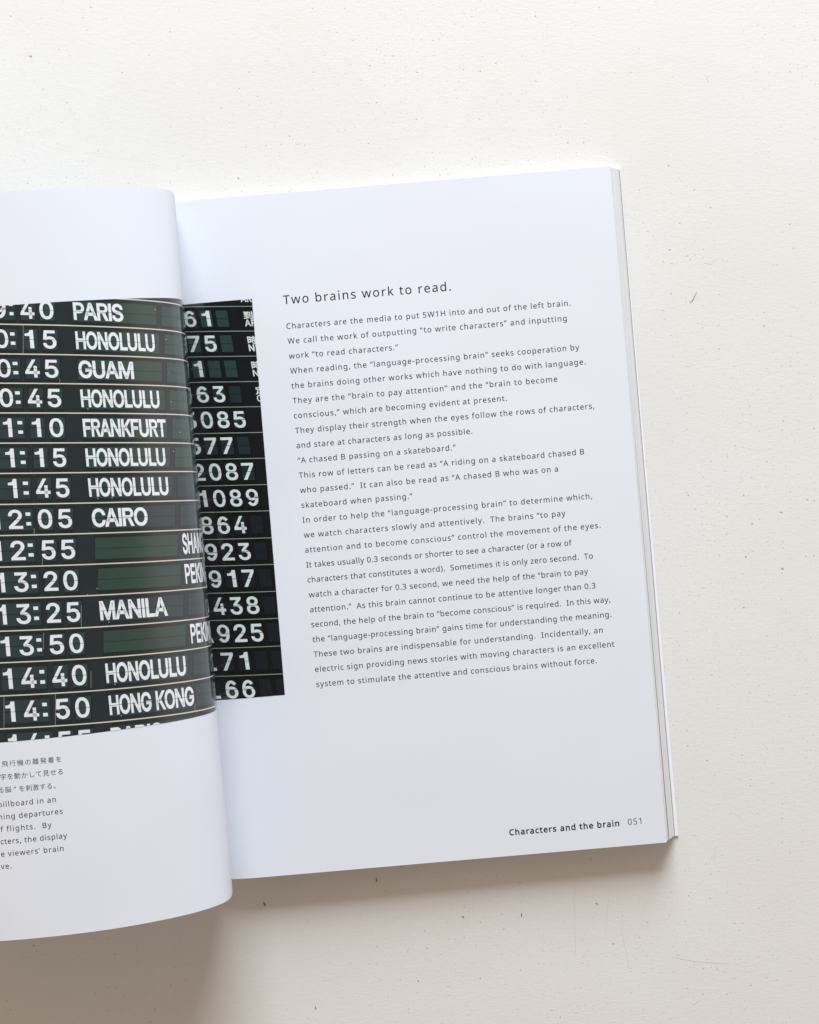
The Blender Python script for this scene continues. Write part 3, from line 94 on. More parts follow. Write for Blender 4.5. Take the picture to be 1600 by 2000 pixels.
LT = [["B","9",[75.928,35.233],[-0.007605,0.000706],[4.4e-05,-0.007045],0,4],["B",":",[71.386,35.367],[-0.007528,0.0007],[4.1e-05,-0.006357],0,4],["B","4",[68.158,35.954],[-0.007007,0.000651],[4.7e-05,-0.007025],0,4],["B","0",[62.999,36.433],[-0.007269,0.000675],[4.9e-05,-0.007013],0,4],["B","PARIS",[53.624,37.221],[-0.005598,0.00052],[5.1e-05,-0.006683],-78,4],["B","0",[75.904,43.615],[-0.007078,0.000636],[3e-05,-0.007088],0,4],["B",":",[71.827,43.692],[-0.008853,0.000796],[2.8e-05,-0.006397],0,4],["B","1",[67.871,44.336],[-0.008591,0.000771],[3.3e-05,-0.007067],0,4],["B","5",[62.862,44.786],[-0.007479,0.000672],[3.5e-05,-0.007054],0,4],["B","HONOLULU",[53.607,45.534],[-0.004533,0.000407],[3.7e-05,-0.006722],-78,4],["B","0",[75.918,51.916],[-0.007081,0.000613],[3.8e-05,-0.006995],0,4],["B",":",[71.832,51.985],[-0.00942,0.000816],[3.5e-05,-0.006312],0,4],["B","4",[68.2,52.584],[-0.007255,0.000628],[4e-05,-0.006975],0,4],["B","5",[63.002,53.034],[-0.007484,0.000648],[4.2e-05,-0.00696],0,4],["B","GUAM",[53.427,53.781],[-0.005673,0.000491],[4.5e-05,-0.00663],-78,4],["B","0",[75.998,60.288],[-0.007185,0.000597],[4.3e-05,-0.007099],0,4],["B",":",[71.85,60.343],[-0.009424,0.000785],[4e-05,-0.006405],0,4],["B","4",[68.159,60.939],[-0.007162,0.000595],[4.6e-05,-0.007077],0,4],["B","5",[62.946,61.373],[-0.007594,0.000631],[4.8e-05,-0.007061],0,4],["B","HONOLULU",[53.544,62.071],[-0.004524,0.000376],[5e-05,-0.006726],-78,4],["B","1",[75.853,68.79],[-0.008666,0.000689],[4.1e-05,-0.007191],0,4],["B",":",[71.877,68.813],[-0.009429,0.000751],[3.8e-05,-0.006489],0,4],["B","1",[67.924,69.421],[-0.008604,0.000685],[4.4e-05,-0.007167],0,4],["B","0",[62.929,69.819],[-0.007285,0.00058],[4.6e-05,-0.007153],0,4],["B","FRANKFURT",[53.587,70.477],[-0.00452,0.00036],[4.9e-05,-0.006812],-78,4],["B","1",[75.956,77.317],[-0.008862,0.000672],[3.7e-05,-0.007213],0,4],["B",":",[71.856,77.334],[-0.009433,0.000716],[3.5e-05,-0.006508],0,4],["B","1",[67.822,77.934],[-0.008607,0.000653],[4e-05,-0.007188],0,4],["B","5",[62.791,78.315],[-0.007335,0.000556],[4.2e-05,-0.007172],0,4],["B","HONOLULU",[53.513,78.934],[-0.00459,0.000348],[4.5e-05,-0.006829],-78,4],["B","1",[75.888,86.019],[-0.008769,0.00063],[4.6e-05,-0.007379],0,4],["B",":",[71.812,86.011],[-0.010001,0.00072],[4.3e-05,-0.006658],0,4],["B","4",[67.972,86.588],[-0.007269,0.000523],[4.9e-05,-0.007354],0,4],["B","5",[62.711,86.966],[-0.0075,0.000539],[5.1e-05,-0.007336],0,4],["B","HONOLULU",[53.434,87.546],[-0.004611,0.000332],[5.4e-05,-0.006985],-78,4],["B","1",[81.362,94.389],[-0.008727,0.000592],[4.4e-05,-0.007403],0,4],["B","2",[76.56,94.714],[-0.008192,0.000555],[4.5e-05,-0.007387],0,4],["B",":",[71.736,94.74],[-0.009439,0.000641],[4.3e-05,-0.006662],0,4],["B","0",[68.182,95.282],[-0.007451,0.000505],[4.8e-05,-0.007359],0,4],["B","5",[62.767,95.649],[-0.007666,0.00052],[5.1e-05,-0.007339],0,4],["B","CAIRO",[53.159,96.214],[-0.005781,0.000392],[5.4e-05,-0.006986],-78,4],["B","1",[81.636,103.222],[-0.008735,0.000555],[4.3e-05,-0.007494],0,4],["B","2",[76.627,103.54],[-0.008306,0.000528],[4.5e-05,-0.007476],0,4],["B",":",[71.874,103.537],[-0.009823,0.000625],[4.2e-05,-0.006742],0,4],["B","5",[68.04,104.085],[-0.007779,0.000494],[4.8e-05,-0.007446],0,4],["B","5",[62.693,104.425],[-0.007778,0.000494],[5.1e-05,-0.007427],0,4],["B","1",[81.435,112.181],[-0.008736,0.000516],[4.5e-05,-0.007571],0,4],["B","3",[76.189,112.491],[-0.007714,0.000456],[4.6e-05,-0.007553],0,4],["B",":",[71.682,112.449],[-0.009637,0.000571],[4.3e-05,-0.006811],0,4],["B","2",[68.187,112.963],[-0.007979,0.000471],[4.9e-05,-0.007522],0,4],["B","0",[62.628,113.292],[-0.007458,0.000441],[5.2e-05,-0.007502],0,4],["B","1",[81.701,121.236],[-0.008743,0.000476],[4.8e-05,-0.007683],0,4],["B","3",[76.322,121.529],[-0.007821,0.000426],[4.9e-05,-0.007664],0,4],["B",":",[71.739,121.466],[-0.009454,0.000517],[4.6e-05,-0.00691],0,4],["B","2",[68.231,121.97],[-0.007984,0.000435],[5.3e-05,-0.007631],0,4],["B","5",[62.585,122.277],[-0.00752,0.00041],[5.6e-05,-0.00761],0,4],["B","MANILA",[53.249,122.696],[-0.00565,0.000308],[5.9e-05,-0.007241],-78,4],["B","1",[81.596,130.172],[-0.008939,0.000444],[3.7e-05,-0.007505],0,4],["B","3",[76.194,130.44],[-0.007722,0.000384],[3.8e-05,-0.007484],0,4],["B",":",[71.642,130.361],[-0.009458,0.000472],[3.6e-05,-0.006747],0,4],["B","5",[68.039,130.845],[-0.008062,0.000401],[4.2e-05,-0.007451],0,4],["B","0",[62.434,131.124],[-0.007468,0.000371],[4.5e-05,-0.007429],0,4],["B","1",[81.712,139.394],[-0.009236,0.000413],[4.6e-05,-0.007866],0,4],["B","4",[76.407,139.632],[-0.007733,0.000346],[4.7e-05,-0.007846],0,4],["B",":",[71.54,139.53],[-0.009462,0.000425],[4.5e-05,-0.007072],0,4],["B","4",[67.825,140.016],[-0.007489,0.000335],[5.1e-05,-0.00781],0,4],["B","0",[62.44,140.257],[-0.007575,0.000339],[5.4e-05,-0.007787],0,4],["B","HONOLULU",[52.946,140.59],[-0.004669,0.000209],[5.8e-05,-0.007407],-78,4],["B","1",[81.832,148.661],[-0.009533,0.000378],[5.1e-05,-0.00782],0,4],["B","4",[76.416,148.876],[-0.007689,0.000305],[5.3e-05,-0.007799],0,4],["B",":",[71.466,148.755],[-0.009089,0.000362],[5e-05,-0.007029],0,4],["B","5",[67.79,149.218],[-0.007803,0.000309],[5.7e-05,-0.00776],0,4],["B","0",[62.252,149.437],[-0.007479,0.000296],[6e-05,-0.007737],0,4],["B","HONG KONG",[52.749,149.723],[-0.004483,0.000178],[6.3e-05,-0.007358],-78,4],["B","1",[81.732,158.006],[-0.008761,0.000301],[4.9e-05,-0.007905],0,4],["B","4",[76.25,158.195],[-0.007252,0.000249],[5.1e-05,-0.007882],0,4],["B",":",[71.506,158.036],[-0.009095,0.000314],[4.8e-05,-0.007104],0,4],["B","5",[67.882,158.482],[-0.007808,0.000268],[5.5e-05,-0.007843],0,4],["B","5",[62.4,158.67],[-0.007703,0.000265],[5.8e-05,-0.007819],0,4],["B","PARIS",[52.948,158.903],[-0.005897,0.000203],[6.2e-05,-0.007435],-78,4],["B","SHANGHAI",[27.411,106.692],[-0.002992,0.00019],[0.000106,-0.007969],-45,4],["B","PEKING",[27.456,115.396],[-0.003354,0.000198],[0.000104,-0.007685],-45,4],["B","PEKING",[27.237,132.899],[-0.003354,0.000167],[9.6e-05,-0.007598],-45,4]]
RQ = [["cream_r",4,[[0.0,32.517],[40.0,35.52],[40.0,35.3],[0.0,32.297]]],["dark_r",1,[[1.688,39.762],[6.094,40.083],[5.521,33.206],[1.093,32.874]]],["tile_r_green",2,[[1.938,38.858],[5.62,39.127],[5.198,34.065],[1.51,33.79]]],["hair",6,[[1.732,36.336],[5.418,36.608],[5.409,36.5],[1.723,36.228]]],["dark_r",1,[[6.752,40.131],[11.084,40.447],[10.519,33.58],[6.18,33.255]]],["tile_r_green",2,[[6.996,39.228],[10.617,39.493],[10.202,34.439],[6.576,34.168]]],["hair",6,[[6.795,36.71],[10.418,36.978],[10.409,36.87],[6.786,36.602]]],["dark_r",1,[[11.733,40.494],[16.04,40.808],[15.474,33.952],[11.169,33.629]]],["tile_r_green",2,[[11.974,39.592],[15.573,39.855],[15.157,34.809],[11.559,34.54]]],["hair",6,[[11.775,37.078],[15.373,37.344],[15.364,37.236],[11.766,36.97]]],["cream_r",4,[[0.0,40.211],[40.0,43.12],[40.0,42.9],[0.0,39.991]]],["dark_r",1,[[2.339,47.615],[6.749,47.926],[6.187,40.941],[1.768,40.62]]],["tile_r_green",2,[[2.589,46.695],[6.278,46.957],[5.864,41.815],[2.169,41.548]]],["hair",6,[[2.387,44.134],[6.079,44.398],[6.07,44.288],[2.378,44.024]]],["dark_r",1,[[7.405,47.973],[11.746,48.279],[11.191,41.304],[6.845,40.989]]],["tile_r_green",2,[[7.651,47.054],[11.281,47.311],[10.872,42.177],[7.239,41.914]]],["hair",6,[[7.453,44.497],[11.084,44.757],[11.075,44.647],[7.444,44.387]]],["dark_r",1,[[12.395,48.325],[16.717,48.63],[16.161,41.665],[11.839,41.351]]],["tile_r_green",2,[[12.638,47.407],[16.252,47.663],[15.843,42.537],[12.229,42.276]]],["hair",6,[[12.441,44.854],[16.055,45.112],[16.047,45.003],[12.432,44.744]]],["cream_r",4,[[0.0,48.029],[40.0,50.846],[40.0,50.626],[0.0,47.809]]],["dark_r",1,[[2.981,55.546],[7.396,55.847],[6.841,48.795],[2.417,48.484]]],["tile_r_green",2,[[3.231,54.616],[6.927,54.87],[6.518,49.679],[2.817,49.42]]],["hair",6,[[3.032,52.031],[6.73,52.287],[6.722,52.176],[3.023,51.92]]],["dark_r",1,[[8.051,55.892],[12.401,56.189],[11.851,49.147],[7.497,48.841]]],["tile_r_green",2,[[8.297,54.963],[11.937,55.213],[11.532,50.03],[7.89,49.775]]],["hair",6,[[8.102,52.382],[11.742,52.634],[11.734,52.523],[8.093,52.271]]],["dark_r",1,[[13.05,56.233],[17.389,56.529],[16.838,49.498],[12.501,49.193]]],["tile_r_green",2,[[13.294,55.306],[16.924,55.554],[16.519,50.379],[12.889,50.125]]],["hair",6,[[13.1,52.728],[16.729,52.979],[16.721,52.869],[13.091,52.617]]],["cream_r",4,[[0.0,55.927],[40.0,58.65],[40.0,58.43],[0.0,55.707]]],["dark_r",1,[[-2.433,63.034],[2.96,63.39],[2.392,56.372],[-3.652,55.961]]],["tile_r_mid",2,[[-1.994,62.121],[2.482,62.417],[2.064,57.251],[-2.767,56.924]]],["hair",6,[[-2.349,59.537],[2.282,59.847],[2.273,59.736],[-2.366,59.426]]],["dark_r",1,[[3.625,63.434],[8.045,63.725],[7.488,56.718],[3.059,56.417]]],["tile_r_mid",2,[[3.874,62.509],[7.576,62.754],[7.166,57.597],[3.458,57.346]]],["hair",6,[[3.674,59.94],[7.379,60.188],[7.37,60.078],[3.665,59.83]]],["dark_r",1,[[8.699,63.768],[13.06,64.055],[12.507,57.059],[8.143,56.762]]],["tile_r_mid",2,[[8.944,62.845],[12.595,63.086],[12.188,57.937],[8.535,57.689]]],["hair",6,[[8.748,60.28],[12.399,60.524],[12.391,60.414],[8.739,60.169]]],["dark_r",1,[[13.709,64.098],[18.064,64.385],[17.509,57.399],[13.156,57.103]]],["tile_r_mid",2,[[13.953,63.176],[17.598,63.417],[17.19,58.275],[13.545,58.029]]],["hair",6,[[13.757,60.615],[17.402,60.859],[17.394,60.749],[13.748,60.505]]],["cream_r",4,[[0.0,63.776],[40.0,66.406],[40.0,66.186],[0.0,63.556]]],["dark_r",1,[[-1.401,71.128],[3.589,71.445],[3.037,64.267],[-2.318,63.915]]],["tile_r_mid",2,[[-1.034,70.187],[3.115,70.452],[2.708,65.168],[-1.647,64.884]]],["hair",6,[[-1.32,67.549],[2.92,67.823],[2.911,67.71],[-1.333,67.436]]],["dark_r",1,[[4.253,71.487],[8.68,71.769],[8.137,64.601],[3.702,64.31]]],["tile_r_mid",2,[[4.503,70.54],[8.213,70.777],[7.813,65.502],[4.098,65.259]]],["hair",6,[[4.309,67.913],[8.021,68.152],[8.013,68.04],[4.3,67.8]]],["dark_r",1,[[9.332,71.81],[13.705,72.088],[13.165,64.931],[8.79,64.644]]],["tile_r_mid",2,[[9.579,70.865],[13.242,71.098],[12.845,65.831],[9.18,65.591]]],["hair",6,[[9.387,68.241],[13.051,68.477],[13.043,68.365],[9.379,68.128]]],["dark_r",1,[[14.355,72.129],[18.725,72.407],[18.184,65.261],[13.815,64.974]]],["tile_r_mid",2,[[14.6,71.185],[18.261,71.419],[17.863,66.159],[14.202,65.92]]],["hair",6,[[14.409,68.565],[18.07,68.801],[18.062,68.689],[14.401,68.452]]],["cream_r",4,[[0.0,71.809],[40.0,74.346],[40.0,74.126],[0.0,71.589]]],["dark_r",1,[[-0.536,79.225],[4.215,79.516],[3.665,72.333],[-1.308,72.018]]],["tile_r_mid",2,[[-0.214,78.28],[3.742,78.523],[3.337,73.236],[-0.745,72.979]]],["hair",6,[[-0.463,75.643],[3.548,75.892],[3.539,75.779],[-0.475,75.529]]],["dark_r",1,[[4.878,79.557],[9.311,79.828],[8.77,72.656],[4.329,72.375]]],["tile_r_mid",2,[[5.128,78.608],[8.846,78.837],[8.447,73.558],[4.724,73.324]]],["hair",6,[[4.934,75.979],[8.654,76.21],[8.646,76.097],[4.925,75.866]]],["dark_r",1,[[9.963,79.868],[14.349,80.137],[13.81,72.975],[9.422,72.698]]],["tile_r_mid",2,[[10.209,78.921],[13.886,79.147],[13.489,73.876],[9.811,73.644]]],["hair",6,[[10.018,76.295],[13.695,76.524],[13.687,76.412],[10.01,76.182]]],["dark_r",1,[[14.999,80.176],[19.385,80.445],[18.844,73.294],[14.459,73.016]]],["tile_r_mid",2,[[15.244,79.231],[18.921,79.457],[18.523,74.194],[14.847,73.962]]],["hair",6,[[15.053,76.609],[18.73,76.838],[18.722,76.725],[15.045,76.496]]],["cream_r",4,[[0.0,79.85],[40.0,82.294],[40.0,82.074],[0.0,79.63]]],["dark_r",1,[[0.212,87.464],[4.828,87.736],[4.291,80.412],[-0.457,80.123]]],["tile_r_mid",2,[[0.505,86.497],[4.357,86.725],[3.962,81.334],[0.039,81.096]]],["hair",6,[[0.285,83.81],[4.168,84.043],[4.159,83.928],[0.275,83.695]]],["dark_r",1,[[5.489,87.775],[9.929,88.037],[9.4,80.724],[4.953,80.453]]],["tile_r_mid",2,[[5.74,86.807],[9.466,87.028],[9.076,81.645],[5.346,81.418]]],["hair",6,[[5.551,84.126],[9.279,84.349],[9.271,84.234],[5.542,84.011]]],["dark_r",1,[[10.58,88.075],[14.981,88.334],[14.453,81.032],[10.052,80.763]]],["tile_r_mid",2,[[10.827,87.108],[14.519,87.327],[14.13,81.952],[10.439,81.728]]],["hair",6,[[10.641,84.431],[14.333,84.652],[14.324,84.537],[10.633,84.316]]],["dark_r",1,[[15.631,88.373],[20.032,88.632],[19.503,81.34],[15.103,81.071]]],["tile_r_mid",2,[[15.878,87.407],[19.57,87.626],[19.181,82.258],[15.489,82.034]]],["hair",6,[[15.691,84.734],[19.383,84.955],[19.375,84.84],[15.683,84.619]]],["cream_r",4,[[0.0,88.054],[40.0,90.405],[40.0,90.185],[0.0,87.834]]],["dark_r",1,[[0.892,95.693],[5.439,95.951],[4.902,88.641],[0.282,88.37]]],["tile_r_blue",2,[[1.162,94.726],[4.969,94.943],[4.574,89.563],[0.733,89.338]]],["hair",6,[[0.959,92.045],[4.78,92.266],[4.771,92.151],[0.95,91.93]]],["dark_r",1,[[6.098,95.988],[10.546,96.24],[10.017,88.941],[5.563,88.68]]],["tile_r_blue",2,[[6.349,95.021],[10.084,95.234],[9.694,89.861],[5.955,89.643]]],["hair",6,[[6.16,92.345],[9.897,92.56],[9.888,92.446],[6.152,92.23]]],["dark_r",1,[[11.196,96.277],[15.613,96.526],[15.084,89.238],[10.668,88.979]]],["tile_r_blue",2,[[11.443,95.311],[15.151,95.522],[14.761,90.157],[11.055,89.941]]],["hair",6,[[11.257,92.639],[14.964,92.852],[14.956,92.738],[11.249,92.524]]],["dark_r",1,[[16.263,96.563],[20.68,96.813],[20.15,89.535],[15.734,89.276]]],["tile_r_blue",2,[[16.51,95.599],[20.218,95.81],[19.828,90.453],[16.12,90.237]]],["hair",6,[[16.323,92.931],[20.031,93.144],[20.022,93.03],[16.315,92.816]]],["cream_r",4,[[0.0,96.244],[40.0,98.502],[40.0,98.282],[0.0,96.024]]],["dark_r",1,[[1.503,104.122],[6.032,104.367],[5.512,96.865],[0.955,96.609]]],["tile_r_blue",2,[[1.761,103.127],[5.565,103.334],[5.182,97.813],[1.37,97.599]]],["hair",6,[[1.575,100.376],[5.382,100.587],[5.374,100.469],[1.566,100.258]]],["dark_r",1,[[6.69,104.403],[11.146,104.645],[10.634,97.154],[6.172,96.903]]],["tile_r_blue",2,[[6.942,103.41],[10.686,103.614],[10.309,98.1],[6.561,97.89]]],["hair",6,[[6.76,100.663],[10.505,100.87],[10.497,100.752],[6.751,100.545]]],["dark_r",1,[[11.796,104.68],[16.228,104.921],[15.715,97.44],[11.284,97.191]]],["tile_r_blue",2,[[12.045,103.688],[15.768,103.891],[15.391,98.385],[11.668,98.176]]],["hair",6,[[11.864,100.945],[15.587,101.151],[15.579,101.033],[11.856,100.827]]],["dark_r",1,[[16.878,104.956],[21.312,105.196],[20.797,97.726],[16.365,97.477]]],["tile_r_blue",2,[[17.127,103.965],[20.851,104.168],[20.473,98.67],[16.75,98.461]]],["hair",6,[[16.946,101.226],[20.67,101.432],[20.662,101.315],[16.938,101.109]]],["cream_r",4,[[0.0,104.655],[40.0,106.819],[40.0,106.599],[0.0,104.435]]],["dark_r",1,[[2.1,112.423],[6.634,112.658],[6.104,105.288],[1.563,105.042]]],["tile_r_blue",2,[[2.355,111.445],[6.166,111.644],[5.777,106.219],[1.96,106.014]]],["hair",6,[[2.165,108.742],[5.98,108.944],[5.971,108.828],[2.157,108.626]]],["dark_r",1,[[7.291,112.693],[11.756,112.924],[11.233,105.565],[6.763,105.323]]],["tile_r_blue",2,[[7.541,111.716],[11.294,111.912],[10.91,106.495],[7.153,106.293]]],["hair",6,[[7.355,109.017],[11.11,109.216],[11.102,109.1],[7.347,108.901]]],["dark_r",1,[[12.406,112.958],[16.854,113.189],[16.33,105.84],[11.883,105.6]]],["tile_r_blue",2,[[12.654,111.983],[16.392,112.178],[16.007,106.769],[12.269,106.568]]],["hair",6,[[12.469,109.288],[16.207,109.486],[16.199,109.371],[12.461,109.172]]],["dark_r",1,[[17.504,113.223],[21.953,113.454],[21.428,106.115],[16.98,105.875]]],["tile_r_blue",2,[[17.752,112.249],[21.492,112.444],[21.105,107.043],[17.366,106.842]]],["hair",6,[[17.567,109.558],[21.306,109.756],[21.298,109.641],[17.559,109.443]]],["cream_r",4,[[0.0,112.92],[40.0,114.991],[40.0,114.771],[0.0,112.7]]],["dark_r",1,[[2.684,120.845],[7.224,121.07],[6.706,113.577],[2.159,113.342]]],["tile_r_blue",2,[[2.94,119.849],[6.759,120.04],[6.378,114.525],[2.554,114.328]]],["hair",6,[[2.755,117.102],[6.577,117.295],[6.568,117.178],[2.747,116.984]]],["dark_r",1,[[7.88,121.102],[12.356,121.324],[11.843,113.842],[7.364,113.611]]],["tile_r_blue",2,[[8.132,120.108],[11.896,120.296],[11.518,114.789],[7.752,114.595]]],["hair",6,[[7.95,117.365],[11.715,117.556],[11.707,117.438],[7.941,117.247]]],["dark_r",1,[[13.006,121.357],[17.47,121.578],[16.956,114.106],[12.493,113.876]]],["tile_r_blue",2,[[13.255,120.364],[17.01,120.551],[16.631,115.052],[12.878,114.859]]],["hair",6,[[13.074,117.624],[16.828,117.815],[16.82,117.697],[13.066,117.507]]],["dark_r",1,[[18.12,121.61],[22.585,121.832],[22.07,114.371],[17.606,114.14]]],["tile_r_blue",2,[[18.37,120.619],[22.125,120.806],[21.746,115.315],[17.991,115.122]]],["hair",6,[[18.188,117.883],[21.943,118.074],[21.935,117.956],[18.18,117.766]]],["cream_r",4,[[0.0,121.326],[40.0,123.304],[40.0,123.084],[0.0,121.106]]],["dark_r",1,[[3.265,129.294],[7.811,129.509],[7.296,121.997],[2.742,121.773]]],["tile_r_blue",2,[[3.52,128.295],[7.347,128.477],[6.968,122.949],[3.136,122.761]]],["hair",6,[[3.336,125.541],[7.166,125.726],[7.158,125.608],[3.328,125.423]]],["dark_r",1,[[8.467,129.54],[12.953,129.752],[12.442,122.251],[7.952,122.03]]],["tile_r_blue",2,[[8.718,128.542],[12.493,128.722],[12.117,123.201],[8.339,123.016]]],["hair",6,[[8.537,125.792],[12.313,125.975],[12.305,125.857],[8.528,125.674]]],["dark_r",1,[[13.604,129.782],[18.083,129.994],[17.571,122.504],[13.092,122.283]]],["tile_r_blue",2,[[13.853,128.787],[17.623,128.966],[17.246,123.453],[13.477,123.268]]],["hair",6,[[13.673,126.04],[17.443,126.223],[17.434,126.105],[13.665,125.922]]],["dark_r",1,[[18.734,130.025],[23.215,130.237],[22.701,122.757],[18.221,122.536]]],["tile_r_blue",2,[[18.984,129.031],[22.754,129.21],[22.377,123.705],[18.606,123.52]]],["hair",6,[[18.803,126.288],[22.573,126.47],[22.565,126.353],[18.795,126.17]]],["cream_r",4,[[0.0,129.755],[40.0,131.64],[40.0,131.42],[0.0,129.535]]],["dark_r",1,[[-2.183,137.663],[3.163,137.903],[2.656,130.202],[-3.118,129.93]]],["tile_r_blue",2,[[-1.773,136.645],[2.695,136.847],[2.321,131.178],[-2.39,130.958]]],["hair",6,[[-2.06,133.816],[2.516,134.026],[2.508,133.905],[-2.073,133.694]]],["dark_r",1,[[3.828,137.933],[8.382,138.138],[7.882,130.447],[3.322,130.233]]],["tile_r_blue",2,[[4.085,136.91],[7.92,137.083],[7.553,131.423],[3.713,131.243]]],["hair",6,[[3.907,134.09],[7.744,134.266],[7.737,134.145],[3.899,133.969]]],["dark_r",1,[[9.036,138.167],[13.535,138.369],[13.039,130.69],[8.537,130.478]]],["tile_r_blue",2,[[9.289,137.145],[13.077,137.316],[12.712,131.664],[8.922,131.487]]],["hair",6,[[9.113,134.329],[12.902,134.503],[12.894,134.383],[9.105,134.208]]],["dark_r",1,[[14.186,138.398],[18.681,138.601],[18.184,130.932],[13.689,130.72]]],["tile_r_blue",2,[[14.437,137.378],[18.223,137.549],[17.857,131.904],[14.072,131.728]]],["hair",6,[[14.262,134.566],[18.048,134.74],[18.04,134.619],[14.255,134.445]]],["dark_r",1,[[19.332,138.63],[23.829,138.832],[23.33,131.174],[18.834,130.962]]],["tile_r_blue",2,[[19.584,137.61],[23.37,137.782],[23.003,132.145],[19.217,131.968]]],["hair",6,[[19.408,134.803],[23.194,134.977],[23.187,134.856],[19.4,134.682]]],["cream_r",4,[[0.0,138.389],[40.0,140.181],[40.0,139.961],[0.0,138.169]]],["dark_r",1,[[-1.337,146.371],[3.723,146.587],[3.219,138.856],[-2.115,138.618]]],["tile_r_blue",2,[[-0.978,145.346],[3.255,145.528],[2.884,139.838],[-1.508,139.642]]],["hair",6,[[-1.226,142.508],[3.078,142.696],[3.07,142.574],[-1.237,142.386]]],["dark_r",1,[[4.386,146.615],[8.947,146.81],[8.451,139.09],[3.883,138.886]]],["tile_r_blue",2,[[4.642,145.587],[8.487,145.752],[8.122,140.07],[4.273,139.899]]],["hair",6,[[4.466,142.757],[8.312,142.925],[8.305,142.803],[4.458,142.635]]],["dark_r",1,[[9.601,146.837],[14.113,147.03],[13.619,139.321],[9.105,139.119]]],["tile_r_blue",2,[[9.854,145.811],[13.656,145.974],[13.292,140.3],[9.489,140.131]]],["hair",6,[[9.679,142.984],[13.482,143.15],[13.474,143.029],[9.672,142.863]]],["dark_r",1,[[14.764,147.057],[19.276,147.25],[18.78,139.552],[14.27,139.35]]],["tile_r_blue",2,[[15.016,146.032],[18.818,146.195],[18.453,140.529],[14.652,140.36]]],["hair",6,[[14.842,143.21],[18.643,143.376],[18.635,143.254],[14.834,143.088]]],["dark_r",1,[[19.927,147.277],[24.439,147.47],[23.943,139.782],[19.431,139.581]]],["tile_r_blue",2,[[20.178,146.253],[23.981,146.417],[23.615,140.758],[19.814,140.59]]],["hair",6,[[20.004,143.435],[23.806,143.601],[23.798,143.48],[19.996,143.314]]],["cream_r",4,[[0.0,147.058],[40.0,148.757],[40.0,148.537],[0.0,146.838]]],["dark_r",1,[[-0.594,155.074],[4.28,155.27],[3.778,147.542],[-1.279,147.328]]],["tile_r_blue",2,[[-0.27,154.046],[3.814,154.212],[3.444,148.524],[-0.745,148.348]]],["hair",6,[[-0.493,151.211],[3.637,151.381],[3.629,151.26],[-0.503,151.089]]],["dark_r",1,[[4.943,155.297],[9.512,155.481],[9.017,147.764],[4.441,147.57]]],["tile_r_blue",2,[[5.199,154.268],[9.053,154.425],[8.688,148.745],[4.83,148.582]]],["hair",6,[[5.022,151.439],[8.878,151.598],[8.87,151.477],[5.015,151.317]]],["dark_r",1,[[10.165,155.507],[14.692,155.69],[14.197,147.983],[9.67,147.792]]],["tile_r_blue",2,[[10.417,154.48],[14.234,154.635],[13.87,148.963],[10.053,148.802]]],["hair",6,[[10.243,151.654],[14.06,151.812],[14.052,151.691],[10.235,151.533]]],["dark_r",1,[[15.343,155.716],[19.87,155.898],[19.375,148.203],[14.848,148.011]]],["tile_r_blue",2,[[15.595,154.69],[19.412,154.845],[19.047,149.181],[15.231,149.02]]],["hair",6,[[15.421,151.868],[19.237,152.026],[19.23,151.905],[15.413,151.747]]],["dark_r",1,[[20.521,155.924],[25.049,156.107],[24.553,148.422],[20.025,148.23]]],["tile_r_blue",2,[[20.773,154.9],[24.591,155.055],[24.226,149.399],[20.408,149.238]]],["hair",6,[[20.598,152.082],[24.416,152.24],[24.408,152.119],[20.591,151.961]]]]
